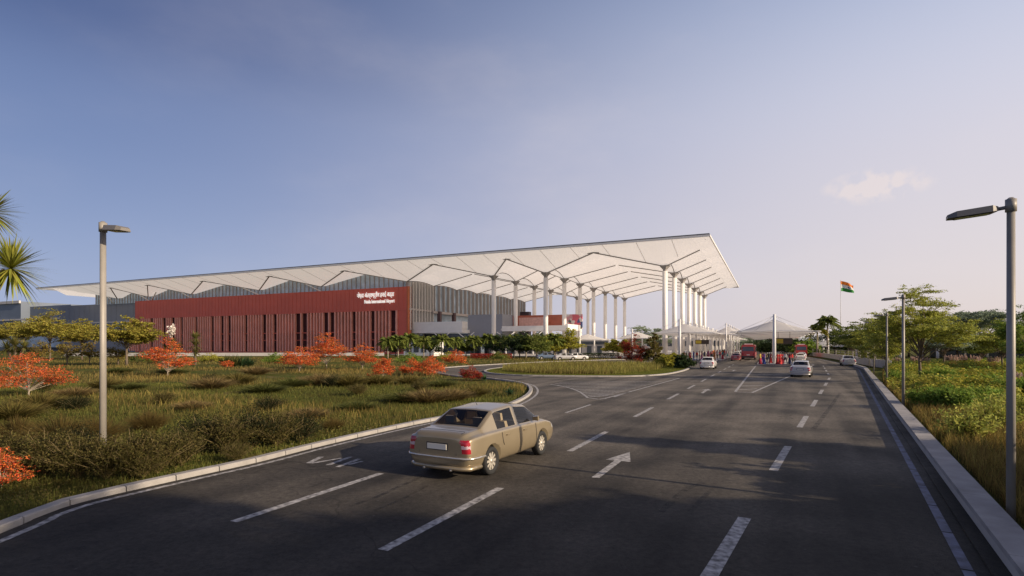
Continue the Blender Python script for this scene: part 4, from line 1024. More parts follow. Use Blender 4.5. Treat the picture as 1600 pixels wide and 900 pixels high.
cars=[ (1250,592,50,31,'silver','silver grey car with a pale number plate driving away past the middle platform',1.0),
       (1104,577,None,25,'carwhite','white car beside the tip of the traffic island',1.0),
       (1327,572,None,26,'silver','pale silver car driving away beside the far barrier on the right',1.0),
       (1251,564.5,None,25,'carwhite','white car parked behind the people on the middle platform',1.0),
       (1149,564.0,None,25,'pinkred','red car stopped in front of the bus at the left pavement',1.0)]
for u,v,d,az,pm,lb,sc in cars:
    x,y=P(u,v) if d is None else PD(u,d); c=copy_car(M[pm]); a=R(90-az); place_car(c,x-2.2*0*math.cos(a),y,az,lb,sc)
# queue by the left pavement
for i,(s,t,pm,lb) in enumerate([(-18.4,-14,'carwhite','white car in the queue just beyond the red car at the left pavement'),(-18.4,-6,'silver','silver car second beyond the red car at the left pavement'),(-18.4,2,'carwhite','white car third beyond the red car at the left pavement'),(-18.4,10,'blue','blue grey car fourth beyond the red car at the left pavement'),(-31.5,-20,'carwhite','white car stopped far along the middle platform on its right side')]):
    x,y,_=T(s,t); place_car(copy_car(M[pm]),x,y,25,lb)
for i,(u,v,pm,lb) in enumerate([(866,563.0,'silver','silver car parked on the access road left of the pair behind the island'),(884,562.7,'carwhite','white car parked on the access road right of the silver one'),(838,561.8,'blue','dark blue car parked on the access road behind the small trees')]):
    x,y=P(u,v); place_car(copy_car(M[pm]),x,y,80,lb)
# ---------------------------------------------------------------- buses
def make_bus():
    t=empty('bus'); W_,L_,H=1.28,11.0,3.05
    mb=MB(); pr=[(-W_,.35),(W_,.35),(W_+.02,1.0),(W_,2.7),(W_-.18,H),(-W_+.18,H),(-W_,2.7),(-W_-.02,1.0)]
    n=len(pr); vs=[(0 if z<1 else .04*(z-1),y,z) for y,z in pr]+[(L_,y,z) for y,z in pr]
    mb.add(vs,[(i,(i+1)%n,(i+1)%n+n,i+n) for i in range(n)]+[tuple(range(n-1,-1,-1)),tuple(range(n,2*n))]); b=mb.build('body',mat('bus_red',(.50,.045,.035),.35,coat=.5),t)
    mb=MB(); mb.hexa([(-.015,-1.08,1.75),(.03,-1.08,1.75),(.03,1.08,1.75),(-.015,1.08,1.75)],[(.03,-1.02,2.62),(.08,-1.02,2.62),(.08,1.02,2.62),(.03,1.02,2.62)]); mb.build('rear_window',M['glassdark'],t)
    for s in (-1,1):
        for i in range(6): 
            mb=MB(); x=.6+i*1.7; mb.box((x,s*1.29-.02,1.55),(x+1.5,s*1.29+.02,2.5)); mb.build('side_window',M['glassdark'],t)
        mb=MB(); mb.box((-.03,s*1.02-.13,.85),(.01,s*1.02+.13,1.35)); mb.build('tail_light',M['tail'],t)
        for x in (2.6,8.4):
            mb=MB(); mb.tube([(x,s*1.05,.5),(x,s*1.31,.5)],.5,20); w_=mb.build('wheel',M['rubber'],t)
            mb=MB(); mb.tube([(x,s*1.311,.5),(x,s*1.33,.5)],.25,14); mb.build('hub',M['steel'],w_)
    mb=MB(); mb.box((-.05,-1.2,.38),(.15,1.2,.75)); mb.build('bumper',M['black'],t)
    mb=MB(); mb.box((-.02,-.28,.9),(.01,.28,1.06)); mb.build('number_plate',M['plate'],t)
    mb=MB(); mb.box((1.2,-.8,H),(4.2,.8,H+.22)); mb.build('roof_unit',M['white'],b)
    return t
bus=make_bus(); x,y=P(1169,562); bus.location=(x,y,0); bus.rotation_euler=(0,0,R(65)); tag(bus,'red city bus seen from behind, waiting between the left pavement and the middle platform','bus','red buses')
o=copy_tree(bus); x,y,_=T(-32.5,6); o.location=(x,y,0); tag(o,'red bus farther away, glimpsed to the right of the big canopy mast','bus','red buses')
# ================================================================ people
M['skin']=mat('skin',(.20,.11,.07),.6); M['hair']=mat('hair',(.012,.010,.009),.6)
cloth={n:mat('cloth_'+n,c,.85) for n,c in dict(red=(.55,.04,.035),crimson=(.36,.02,.04),orange=(.62,.20,.04),yellow=(.55,.40,.06),blue=(.07,.13,.38),violet=(.16,.07,.38),white=(.65,.62,.58),black=(.02,.02,.025),grey=(.16,.16,.17),pink=(.55,.16,.25),navy=(.025,.035,.09),khaki=(.25,.20,.12),teal=(.04,.22,.22)).items()}
def skinmesh(verts, edges, rad, mats):
    me=bpy.data.meshes.new('p'); me.from_pydata(verts,edges,[]); o=bpy.data.objects.new('p',me); COL.objects.link(o)
    s=o.modifiers.new('s','SKIN'); s.use_smooth_shade=True
    for i,r_ in enumerate(rad): me.skin_vertices[0].data[i].radius=(r_,r_) if not isinstance(r_,tuple) else r_
    me.skin_vertices[0].data[0].use_root=True
    b=o.modifiers.new('b','SUBSURF'); b.levels=1; b.render_levels=1
    bpy.context.view_layer.update(); m=bpy.data.meshes.new_from_object(o.evaluated_get(bpy.context.evaluated_depsgraph_get())); bpy.data.objects.remove(o); return m
def make_body(kind, stride, arm, armr):
    V=[(0,0,.95),(0,0,1.12),(0,0,1.30),(0,.0,1.42),(0,.01,1.50),(0,.02,1.60),(0,.03,1.68)]; E=[(0,1),(1,2),(2,3),(3,4),(4,5),(5,6)]; Rr=[(.135,.10),(.125,.095),(.155,.10),(.11,.075),(.052,.052),(.078,.092),(.065,.08)]
    def chain(start,pts,rs):
        p=start
        for q,r_ in zip(pts,rs): V.append(q); Rr.append(r_); E.append((p,len(V)-1)); p=len(V)-1
    for s in (-1,1):
        st=stride*s
        chain(0,[(s*.095,0,.86),(s*.10,st*.45,.50),(s*.10,st-.02,.10),(s*.105,st+.05,.035),(s*.115,st+.17,.028)],[.095,.062,.042,.04,.03])
        a=arm if s<0 else armr
        chain(3,[(s*.18,0,1.39),(s*(.24),a*.35,1.14),(s*.25,a,.93),(s*.25,a+.05,.84),(s*.25,a+.08,.77)],[.055,.042,.032,.035,.018])
    me=skinmesh(V,E,Rr,None)
    if kind=='saree':   # skirt and shawl are part of the same continuous figure
        bm=bmesh.new(); bm.from_mesh(me)
        for v in bm.verts:
            if v.co.z<.92 and abs(v.co.x)<.22:
                f=(.92-v.co.z)/.92; sx=1.25+.9*f; v.co.x*=sx*(.95); v.co.y=v.co.y*(1.2+.9*f)
        # skirt surface
        n=18; rings=[]
        for z,r_ in ((1.04,.14),(.9,.17),(.6,.20),(.3,.25),(.05,.30)):
            rings.append([bm.verts.new((r_*math.cos(2*math.pi*k/n)*1.05*(1+.05*math.sin(5*k)),r_*.85*math.sin(2*math.pi*k/n),z)) for k in range(n)])
        for a,b in zip(rings[:-1],rings[1:]):
            for k in range(n): f=bm.faces.new((a[k],a[(k+1)%n],b[(k+1)%n],b[k])); f.smooth=True
        bm.to_mesh(me); bm.free()
    for _ in range(4): me.materials.append(None)
    for p in me.polygons:
        z=sum(me.vertices[i].co.z for i in p.vertices)/len(p.vertices); x=abs(sum(me.vertices[i].co.x for i in p.vertices)/len(p.vertices)); y=sum(me.vertices[i].co.y for i in p.vertices)/len(p.vertices)
        if z>1.62 or (z>1.46 and y<-.02): k=3
        elif z>1.44: k=0
        elif x>.19 and z<(1.1 if kind!='man' else .98) and z>.7: k=0
        elif z>.95: k=1
        elif z<.07: k=3
        else: k=2
        p.material_index=k; p.use_smooth=True
    return me
BODY=[make_body('man',.02,.04,-.02),make_body('man',.24,-.16,.18),make_body('saree',.0,.03,.02),make_body('saree',.02,.20,-.05)]
pg='travellers waiting on the pavements'
def person(x,y,z,kind,top,bot,rot,h,label):
    o=bpy.data.objects.new('person',BODY[kind]); COL.objects.link(o); o.location=(x,y,z); o.rotation_euler=(0,0,rot); o.scale=(h,h,h)
    key=(kind,top,bot)
    if key not in PM:
        d=BODY[kind].copy(); d.materials[0]=M['skin']; d.materials[1]=cloth[top]; d.materials[2]=cloth[bot]; d.materials[3]=M['hair']; PM[key]=d
    o.data=PM[key]; tag(o,label,'person',pg)
PM={}
pr=random.Random(5); cn=[c for c in cloth]
def crowd(lst, z, place):
    for (u,v,kind,top,bot,lb) in lst:
        x,y=P(u,v,z); person(x,y,z,kind,top,bot,pr.uniform(0,6.3),pr.uniform(.95,1.04),f'{lb} {place}')
crowd([(1188,569,2,'yellow','crimson','leftmost woman, yellow top and crimson skirt,'),(1191,568.4,0,'pink','violet','person in a pink shirt with violet trousers'),(1194,569,2,'violet','blue','woman in a violet and blue saree'),(1198,567.6,1,'khaki','black','person in a khaki shirt walking'),(1201,568.6,0,'black','grey','man all in black and grey'),(1204,567.4,2,'crimson','red','woman in a crimson and red saree')],.15,'left of the big canopy mast')
crowd([(1215,569.2,2,'red','red','woman in a plain red saree nearest the mast'),(1219,569.4,3,'red','red','woman in a bright red saree holding one arm forward'),(1222.5,568.3,2,'crimson','crimson','woman in a dark crimson saree'),(1227,569,1,'white','black','walking person in a white shirt and black trousers'),(1230.5,568.4,0,'grey','white','person in a grey shirt and white trousers'),(1234,568.8,2,'crimson','navy','woman in a crimson top and navy skirt'),(1238,568.2,0,'red','black','rightmost person, red shirt and black trousers,')],.15,'right of the big canopy mast')
crowd([(1069,563.6,0,'orange','khaki','person in an orange shirt, nearest the mast'),(1072.5,562.9,1,'black','navy','walking person in black and navy'),(1078,563.8,2,'red','red','woman in a red saree'),(1084,563.3,0,'blue','blue','person dressed in bright blue'),(1089,563.6,1,'red','grey','walker in red shirt, grey trousers'),(1093,562.9,0,'grey','black','person in grey and black'),(1096.5,562.2,2,'crimson','pink','woman in crimson and pink'),(1101,561.9,0,'navy','black','person in a navy shirt'),(1106,561.7,2,'pink','red','woman in a pink and red saree'),(1110,561.2,0,'crimson','grey','person in a crimson shirt'),(1116,562.4,2,'orange','orange','woman in an orange saree'),(1121,561.6,1,'white','khaki','walking person in a white shirt'),(1125,560.8,0,'red','navy','person in red and navy'),(1129,561.2,2,'teal','crimson','woman in teal and crimson')],.14,'under the left pavement\'s first canopy')
cols_=['red','crimson','orange','white','pink','navy','black','blue','yellow','grey','teal','violet']; used=set()
for i in range(26):
    s=-16.6+pr.uniform(0,5); t=-24+i*3.0+pr.uniform(-1,1); x,y,_=T(s,t); kd=pr.randrange(4)
    while True:
        a_,b_=pr.choice(cols_[:7]),pr.choice(cols_)
        if (a_,b_) not in used: used.add((a_,b_)); break
    person(x,y,.14,kd,a_,b_,pr.uniform(0,6.3),pr.uniform(.94,1.04),f'distant person in {a_} top and {b_} lower clothes farther along the left pavement')
# ================================================================ vegetation
def hpx(v,d): return HC+(540-v)*d/870.0      # height seen at row v at depth d
M['grassA']=leafmat('grass_green',(.125,.13,.028),tr=.3,isl=.5,var=.55,scale=.16); M['grassB']=leafmat('grass_olive',(.19,.15,.045),tr=.3,isl=.5,var=.5,scale=.2); M['reed']=leafmat('reed_grass',(.27,.20,.055),tr=.3,isl=.5,var=.4,scale=.3); M['islegrass']=leafmat('island_tall_grass',(.26,.235,.06),tr=.35,isl=.4,var=.3,scale=.5)
RWfull=[(RWs[0][0],RWs[0][1])]+[tuple(p) for p in RWs]
excl=[road_np,[tuple(p) for p in ISs],fp]
def outside(X,Y,extra=.45):
    ok=np.ones(X.shape,bool)
    for pl_ in (road_poly,ISs,fp):
        for dx,dy in ((0,0),(extra,0),(-extra,0),(0,extra),(0,-extra)): ok&=~inpoly(X+dx,Y+dy,pl_)
    return ok
def sector(n,u0,u1,d0,d1,r,pw=.5):   # random points in a wedge of ground, denser near
    f=r.random(n); D=(d0**pw+f*(d1**pw-d0**pw))**(1/pw); K=(u0+r.random(n)*(u1-u0)-800)/870; return K*D,D
r=np.random.default_rng(21)
def grass(name,label,n,u0,u1,d0,d1,h0,h1,wd,m,keep,pw=.5,lean=.6,patch=None):
    X,Y=sector(n,u0,u1,d0,d1,r,pw); ok=keep(X,Y)
    if patch is not None:
        k=np.sin(X*.31+np.sin(Y*.23)*2)+np.sin(Y*.37+X*.12)+r.normal(size=n)*.5; ok&=k>patch
    X=X[ok];Y=Y[ok]; k=len(X); base=np.stack([X,Y,np.full(k,-.02)],1)
    h=(h0+(h1-h0)*r.random(k)**2); w_=wd*(.5+Y/22.0); ln=r.normal(size=(k,3))*.35; ln[:,2]=0; ln*=h[:,None]*lean*1.3
    V,F=blades(base,h,w_,ln,r); o=npmesh(name,V,F,m); o['kind']='stuff'; return o
Lk=lambda X,Y: outside(X,Y)&(X<0.62*Y)
grass('field_grass','',150000,-260,1080,6.0,42,.05,.22,.010,M['grassA'],Lk,1.0)
grass('dry_field_grass','',75000,-260,1080,7,60,.08,.32,.009,M['grassB'],Lk,1.0,patch=.3)
grass('distant_field_grass','',60000,-30,1080,38,135,.12,.45,.012,M['grassB'],Lk,1.0,patch=-.2)
grass('taller_clump_grass','',30000,-30,900,20,75,.2,.5,.010,M['reed'],Lk,1.0,patch=1.15)
def Rk(X,Y):
    a=Vector(RW[1]); dd=d31; # right of the wall
    s=(X-a.x)*dd.y-(Y-a.y)*dd.x
    return (s>.75)&outside(X,Y,.3)
grass('verge_grass','',190000,1380,1900,4.5,60,.12,.5,.012,M['reed'],Rk,1.0)
grass('green_verge_grass','',80000,1380,1900,12,110,.15,.5,.014,M['grassA'],Rk,1.0,patch=.2)
Ik=lambda X,Y: inpoly(X,Y,ISs)&inpoly(X+.5,Y,ISs)&inpoly(X-.5,Y,ISs)&inpoly(X,Y-.8,ISs)
o=grass('island_lawn_grass','',30000,740,1090,48,80,.10,.2,.006,leafmat('lawn_blade',(.22,.22,.03)),Ik,1.0); 
Ik2=lambda X,Y: inpoly(X,Y-3.2,ISs)&inpoly(X+2,Y-3,ISs)&inpoly(X-2,Y-3,ISs)
grass('island_tall_grass','',26000,740,1090,50,82,.5,.95,.010,M['islegrass'],Ik2,1.0,patch=-1.2)
grass('island_dark_grass','',14000,740,960,53,82,.4,.9,.012,M['grassB'],Ik2,1.0,patch=.6)
# low leafy cover: right-hand side and by the kerb
def cover(name,n,u0,u1,d0,d1,h0,ls,m,keep,th=.2,pw=1.0):
    X,Y=sector(n,u0,u1,d0,d1,r,pw); ok=keep(X,Y); k=np.sin(X*.55+1.3*np.sin(Y*.31))+np.sin(Y*.47+X*.2)+.6*np.sin(X*1.7)*np.sin(Y*1.3); ok&=(k+r.normal(size=n)*.35>th)
    X=X[ok];Y=Y[ok];k=k[ok]; Z=r.random(len(X))**.7*h0*(.5+.5*np.clip(k-th,0,1.2)); V,F=leafcloud(np.stack([X,Y,Z],1),ls,1.9,r=r); o=npmesh(name,V,F,m); o['kind']='stuff'; return o
cover('leafy_ground_cover',80000,1385,1800,26,75,1.0,.20,M['leafy'],Rk,.1)
cover('green_ground_cover',65000,1385,1800,24,90,1.15,.22,M['leafg'],Rk,.75)
cover('kerbside_weeds',26000,-20,700,9.5,24,.22,.055,M['olive'],Lk,.2)
cover('creeping_plants',26000,-20,800,12,36,.16,.07,M['grassA'],Lk,.8)
cover('pebbles_and_petals',1500,-20,800,12,45,.05,.05,M['plume'],Lk,.9)
# ---------------------------------------------------------------- shrubs
def shrub_mesh(seed,h,rad,n,ls,lm,twig=True,asp=2.6,nb=26,erect=.5):
    g=np.random.default_rng(seed); rr=random.Random(seed)
    mb=MB(); P_=[]
    for i in range(nb):
        a=rr.uniform(0,6.28); q=rad*rr.uniform(.25,1.0); z=h*rr.uniform(.55,1.05)*(1-.35*(q/rad)); e=Vector((math.cos(a)*q,math.sin(a)*q,z)); m_=Vector((math.cos(a)*q*erect,math.sin(a)*q*erect,z*.62))
        mb.tube([(0,0,0),m_,e],[.02*rad+.006,.012*rad+.004,.003],4,cap=False); 
        for k in range(8): P_.append(m_.lerp(e,rr.uniform(-.6,1.0)))
    C=np.array([list(p) for p in P_]); pts=C[g.integers(0,len(C),n)]+g.normal(size=(n,3))*rad*.11; pts[:,2]=np.abs(pts[:,2]); V,F=leafcloud(pts,ls,asp,up=.1,r=g)
    return mb,V,F
def make_shrub(name,label,cat,group,seed,h,rad,n,ls,lm,asp=2.6,nb=26,erect=.5,loc=(0,0,0),tm='twig'):
    t=empty(name,loc,0,label,cat,group); mb,V,F=shrub_mesh(seed,h,rad,n,ls,lm,asp=asp,nb=nb,erect=erect); mb.build('stems',M[tm],t); npmesh('foliage',V,F,lm,t); return t
def place(o,loc,rz_,s,label,sz=None): o.location=loc; o.rotation_euler=(0,0,rz_); o.scale=(s,s,sz or s); o['label']=label; return o
def fountain(name,label,group,seed,h,rad,n,m,loc=(0,0,0),plumes=0,pm=None,w_=.012):
    g=np.random.default_rng(seed); a=g.uniform(0,6.28,n); q=g.random(n)**.6*rad; base=np.stack([np.cos(a)*q*.35,np.sin(a)*q*.35,0*a-.03],1); hh=h*g.uniform(.5,1.0,n)*(1-.3*(q/rad)); ln=np.stack([np.cos(a)*q*.75,np.sin(a)*q*.75,-.15*hh*(q/rad)],1)+g.normal(size=(n,3))*.05
    V,F=blades(base,hh,np.full(n,w_),ln,g)
    if not plumes:
        o=npmesh(name,V,F,m); o.location=loc; tag(o,label,'grass clump',group); return o
    t=empty(name,loc,0,label,'grass clump',group); npmesh('blades',V,F,m,t)
    P_=[]
    for i in range(plumes):
        b=g.uniform(0,6.28); q=rad*g.uniform(.1,.7); top=h*g.uniform(1.05,1.35)
        for k in range(60): f=k/60; P_.append((math.cos(b)*q+g.normal()*.05*(1-f),math.sin(b)*q+g.normal()*.05*(1-f),top*(.68+.32*f)))
    V,F=leafcloud(np.array(P_),.12,4,r=g); npmesh('plumes',V,F,pm,t); return t
# fountain grasses in the foreground
FG=[(95,703,1.15,'tall fountain grass left of the lamp pole, in the dim foreground'),(150,694,.95,'fountain grass just left of the lamp pole base'),(28,690,.9,'fountain grass at the left edge of the picture'),(232,672,.8,'fountain grass right of the lamp pole, behind the dark shrubs'),(520,672,.5,'low fountain grass near the kerb behind the tan car')]
base_=None
for i,(u,v,s,lb) in enumerate(FG):
    x,y=P(u,v)
    if base_ is None: base_=fountain('fountain_grass',lb,'fountain grasses in the foreground',3,1.0,.95,2600,leafmat('fountain_blade',(.14,.10,.03)),(0,0,0)); o=base_
    else: o=base_.copy(); COL.objects.link(o)
    place(o,(x,y,0),i*1.7,s,lb)
# dark twiggy shrubs in the foreground
M['scrub']=leafmat('scrub_leaf',(.105,.09,.026),isl=.65)
sh=make_shrub('twiggy_shrub','x','shrub','dark shrubs near the kerb',5,1.1,.85,9000,.055,M['scrub'],nb=60,erect=.45)
sh2=make_shrub('dense_shrub','x','shrub','dark shrubs near the kerb',8,.95,.85,9500,.05,M['darkshrub'],nb=50,erect=.6)
pos=['leftmost of the foreground shrubs','second from the left in the foreground','directly left of the lamp pole','wrapped round the foot of the lamp pole','directly right of the lamp pole','two shrubs right of the lamp pole','low beside the kerb right of the lamp pole','third right of the lamp pole','at the left end of the far dark clump','in the middle of the far dark clump','bulky, right of the middle in the far dark clump','towards the right of the far dark clump','rightmost of the far dark clump','behind the lamp pole, a little to its left','small, near the kerb under the far clump']
SH=[(28,738,.95,0),(72,742,1.0,0),(122,746,.95,0),(165,748,.9,0),(207,744,1.0,0),(246,739,.95,0),(222,747,.6,0),(283,728,.85,0),(318,703,1.1,1),(352,708,1.0,0),(392,700,1.2,1),(432,698,1.0,0),(468,690,.95,1),(120,716,.9,1),(370,722,.5,0)]
first_={0:True,1:True}
for i,((u,v,s,k),pp) in enumerate(zip(SH,pos)):
    src=(sh,sh2)[k]; o=src if first_[k] else copy_tree(src); first_[k]=False; x,y=P(u,v); place(o,(x,y,0),i*2.1,s,('olive twiggy shrub ' if k==0 else 'near-black dense shrub ')+pp)
MS=[(120,640,.9,1,'near-black shrub in the open meadow left of the lamp pole'),(255,632,.8,0,'olive shrub in the open meadow right of the lamp pole'),(420,642,.9,1,'near-black shrub behind the far dark clump'),(560,618,.9,0,'olive shrub in the meadow behind the tan car'),(520,604,1.1,1,'near-black shrub below the tallest orange tree'),(330,600,1.1,1,'near-black shrub in mid meadow before the spiky plants'),(655,612,.9,0,'olive shrub between the tan car and the slip road'),(72,610,1.0,0,'olive shrub under the orange tree at the far left')]
for i,(u,v,s,k,lb) in enumerate(MS):
    o=copy_tree((sh,sh2)[k]); x,y=P(u,v); place(o,(x,y,0),i*1.4,s,lb,s*.8); o['group']='scattered shrubs in the meadow'
# soft olive grass mounds across the meadow
GM=[(165,607,1.2),(205,608,1.0),(118,620,1.1),(330,607,1.5),(372,601,1.5),(415,613,1.3),(455,604,1.4),(500,601,1.6),(547,603,1.4),(590,601,1.3),(632,627,1.2),(668,628,1.3),(706,625,1.2),(742,619,1.0),(270,585,1.5),(185,583,1.4),(400,585,1.6),(60,640,1.3),(20,655,1.2),(560,640,.9),(480,655,.9),(300,640,.8),(640,600,1.1),(690,604,1.1)]
mm_=[leafmat('mound_olive',(.17,.14,.04),isl=.6),leafmat('mound_tan',(.25,.185,.075),isl=.6),leafmat('mound_green',(.12,.13,.035),isl=.6)]
mb0=[None]*3; ml=['soft olive green mound of grass in the meadow','pale tan mound of dry grass in the meadow','dark green mound of grass in the meadow']
for i,(u,v,s) in enumerate(GM):
    x,y=P(u,v); k=(i*5+i//3)%3
    if mb0[k] is None: mb0[k]=fountain('grass_mound','x',['olive grass mounds in the meadow','tan grass mounds in the meadow','green grass mounds in the meadow'][k],13+k,.95-.12*k,1.15+.1*k,1700,mm_[k],w_=.034); o=mb0[k]
    else: o=mb0[k].copy(); COL.objects.link(o)
    place(o,(x,y,0),i*1.3,s*.92,ml[k],s*.75)
# ---- orange and red trees and shrubs
OR=[('orange_tree','layer',(45,619),2.25,1.75,.07,'spreading flat-layered orange shrub tree at the far left of the meadow',M['orange'],3600,.085),
    ('orange_tree','layer',(262,588),3.35,1.75,.08,'small orange layered tree in front of the left end of the red wall',M['orange'],3600,.12),
    ('orange_tree','layer',(510,576),4.1,2.1,.08,'tallest orange tree, in front of the middle of the red wall',M['orange'],3800,.14),
    ('orange_tree','layer',(468,580),2.5,1.9,.07,'low orange tree touching the left side of the tallest one',M['orange'],3000,.13),
    ('orange_tree','layer',(566,577),2.9,1.75,.07,'orange tree near the right end of the red wall',M['orange'],3200,.13),
    ('orange_shrub','round',(598,590),1.6,.95,.04,'small orange shrub in the grass right of the orange tree by the wall end',M['orange'],2200,.10),
    ('orange_shrub','round',(643,586),1.5,1.0,.04,'orange and yellow shrub, left of the pair before the slip road',M['orange'],2200,.10),
    ('orange_shrub','round',(675,586),1.75,1.15,.04,'orange shrub, right of the pair before the slip road',M['orange'],2400,.10),
    ('orange_shrub','round',(712,568.5),1.9,1.6,.04,'distant orange bush left of the small palms beyond the slip road',M['orange'],1500,.16),
    ('red_shrub','round',(736,594),1.15,.85,.04,'rounded red shrub at the edge of the slip road bend',M['redleaf'],2400,.085),
    ('orange_shrub','round',(2,762),.75,.42,.02,'orange shrub cut off by the left edge in the foreground',M['orange'],1500,.045),
    ('orange_shrub','round',(355,575),.9,.75,.03,'tiny orange bush in front of the low spiky plants',M['orange'],900,.10),
    ('red_tree','round',(991,569),4.1,2.1,.10,'round dark red leaved tree on the traffic island',M['redleaf'],6500,.14)]
for i,(nm,kd,(u,v),h,cr,tr,lb,lm,nl,ls) in enumerate(OR):
    x,y=P(u,v); make_tree(nm,lb,'tree' if 'tree' in nm else 'shrub',None,h*1.12,cr*1.0,tr*.7,h*(.16 if kd=='layer' else .12),kd,lm,M['barkpale'],40+i,int(nl*2.8),ls*1.0,(x,y,0),M['olive'],.22)
# low spiky plants, yuccas, agaves
def spiky(name,label,cat,u,v,parts,mt,trunk=None,d=None,flower=None,n=70):
    x,y=P(u,v) if d is None else PD(u,d); t=empty(name,(x,y,0),0,label,cat); rr=random.Random(int(u)); Vs=[];Fs=[];b=0
    mb=MB()
    for (cx,cy,cz,ln,w_) in parts:
        V,F=rosette((cx,cy,cz),n,ln,w_,rr,up0=-.5 if trunk else 0); Vs.append(V);Fs.append(F+b); b+=len(V)
        if trunk: mb.tube([(0,0,-.1),(cx*.5,cy*.5,cz*.5),(cx,cy,cz)],[trunk*1.2,trunk,trunk*.8],7)
    if trunk: mb.build('trunk',M['bark'],t)
    npmesh('leaves',np.concatenate(Vs),np.concatenate(Fs),mt,t)
    if flower:
        mb=MB(); cx,cy,cz,hh=flower; mb.tube([(cx,cy,cz),(cx,cy,cz+hh*.4)],.05,6); mb.build('flower_stalk',M['barkpale'],t)
        g=np.random.default_rng(3); C=g.normal(size=(600,3))*np.array([.2,.2,.36])+np.array([cx,cy,cz+hh*.72]); V,F=leafcloud(C,.28,1.4,r=g); npmesh('flower_head',V,F,M['flower'],t)
    return t
spiky('yucca','yucca with a white flower head standing against the left end of the red wall','yucca',269,566,[(0,0,3.0,1.9,.17),(.8,.2,2.4,1.6,.17),(-.8,0,2.2,1.6,.17)],M['spike'],.16,d=88,flower=(0,0,3.4,2.6))
spiky('yucca','yellowish yucca on a bare trunk, right of the flowering one','yucca',305,572,[(0,0,3.9,1.7,.17),(0,0,2.8,1.5,.17),(.1,0,1.8,1.3,.17)],M['yucca'],.16,d=82)
spiky('spiky_shrub','low dark spiky plant at the left of a pair in front of the red wall','shrub',352,574,[(0,0,.1,2.4,.2),(1.1,.3,.1,2.1,.2)],M['spike'],n=80)
spiky('spiky_shrub','low dark spiky plant at the right of a pair in front of the red wall','shrub',378,573.5,[(0,0,.1,2.2,.2),(.9,.2,.1,1.9,.2)],M['agave'],n=80)
spiky('dragon_tree','bushy spiked tree with tan hanging leaves at the left edge, before the grey hall','tree',24,566,[(0,0,2.9,2.4,.17),(-1.6,.3,2.3,2.1,.17),(1.6,-.2,2.5,2.0,.17),(0,.4,1.6,2.0,.17)],M['yucca'],.25,d=88,n=110)
spiky('agave','dark green agave rosette near the tip of the meadow by the slip road','agave',797,618.5,[(0,0,.08,.62,.10)],M['agave'],n=46)
spiky('agave','small agave beside the red shrub at the slip road bend','agave',757,594.5,[(0,0,.08,.75,.12)],M['agave'],n=40)
spiky('agave','agave hidden among the grass left of the slip road bend','agave',662,597,[(0,0,.05,.6,.10)],M['agave'],n=36)
# branches of a screw pine reaching in from beyond the left edge
t=empty('screw_pine',(-10.6,9.4,0),0,'spiky-headed tree reaching into the picture at the upper left edge','tree')
mb=MB(); mb.tube([(0,0,-.1),(.1,0,1.6),(-.1,0,3.0)],[.16,.13,.12],8); mb.tube([(-.1,0,3.0),(.9,-.2,3.35),(2.4,-.4,4.05)],[.10,.07,.05],7); mb.tube([(-.1,0,3.0),(.7,-.2,4.0),(2.1,-.4,4.98)],[.10,.07,.05],7); mb.tube([(-.1,0,3.0),(-.9,.3,4.4)],[.1,.07],7); mb.build('trunk',M['barkpale'],t)
rr=random.Random(4); V1,F1=rosette((2.5,-.4,4.1),300,.62,.034,rr,up0=-1.0,up1=1.4,droop=.15); V2,F2=rosette((2.15,-.4,5.0),260,.55,.034,rr,up0=-1.0,up1=1.4,droop=.15); V3,F3=rosette((-.9,.3,4.4),200,.6,.022,rr,up0=-1,up1=1.4)
npmesh('leaves',np.concatenate([V1,V2,V3]),np.concatenate([F1,F2+len(V1),F3+len(V1)+len(V2)]),leafmat('screw_pine_leaf',(.34,.35,.06),isl=.5),t)
# spreading acacias on the left
AC=[(78,108,10.2,5.6,'widest spreading acacia, at the left before the grey wing'),(128,112,8.4,4.0,'spreading acacia between the widest one and the lamp pole'),(198,80,7.3,3.6,'spreading acacia just right of the lamp pole'),(22,125,9.0,4.5,'pale spreading acacia nearest the left edge of the picture')]
for i,(u,d,h,cr,lb) in enumerate(AC):
    x,y=PD(u,d); make_tree('acacia_tree',lb,'tree','acacias in front of the grey wing',h,cr*.95,.16,h*.42,'layer',M['acacia'],M['bark'],70+i,12000,.36,(x,y,0))
for i,(u,d,h,lb) in enumerate([(105,84,4.2,'yellowish shrub under the acacias left of the lamp pole'),(140,86,3.8,'yellowish shrub close to the left of the lamp pole'),(185,84,3.6,'yellowish shrub close to the right of the lamp pole'),(62,90,3.6,'yellowish shrub under the widest acacia')]):
    x,y=PD(u,d); make_tree('yellow_shrub',lb,'shrub','yellow shrubs under the acacias',h,1.5,.10,h*.3,'round',leafmat('mustard_leaf%d'%i,(.26,.20,.045)),M['bark'],90+i,1500,.26,(x,y,0))
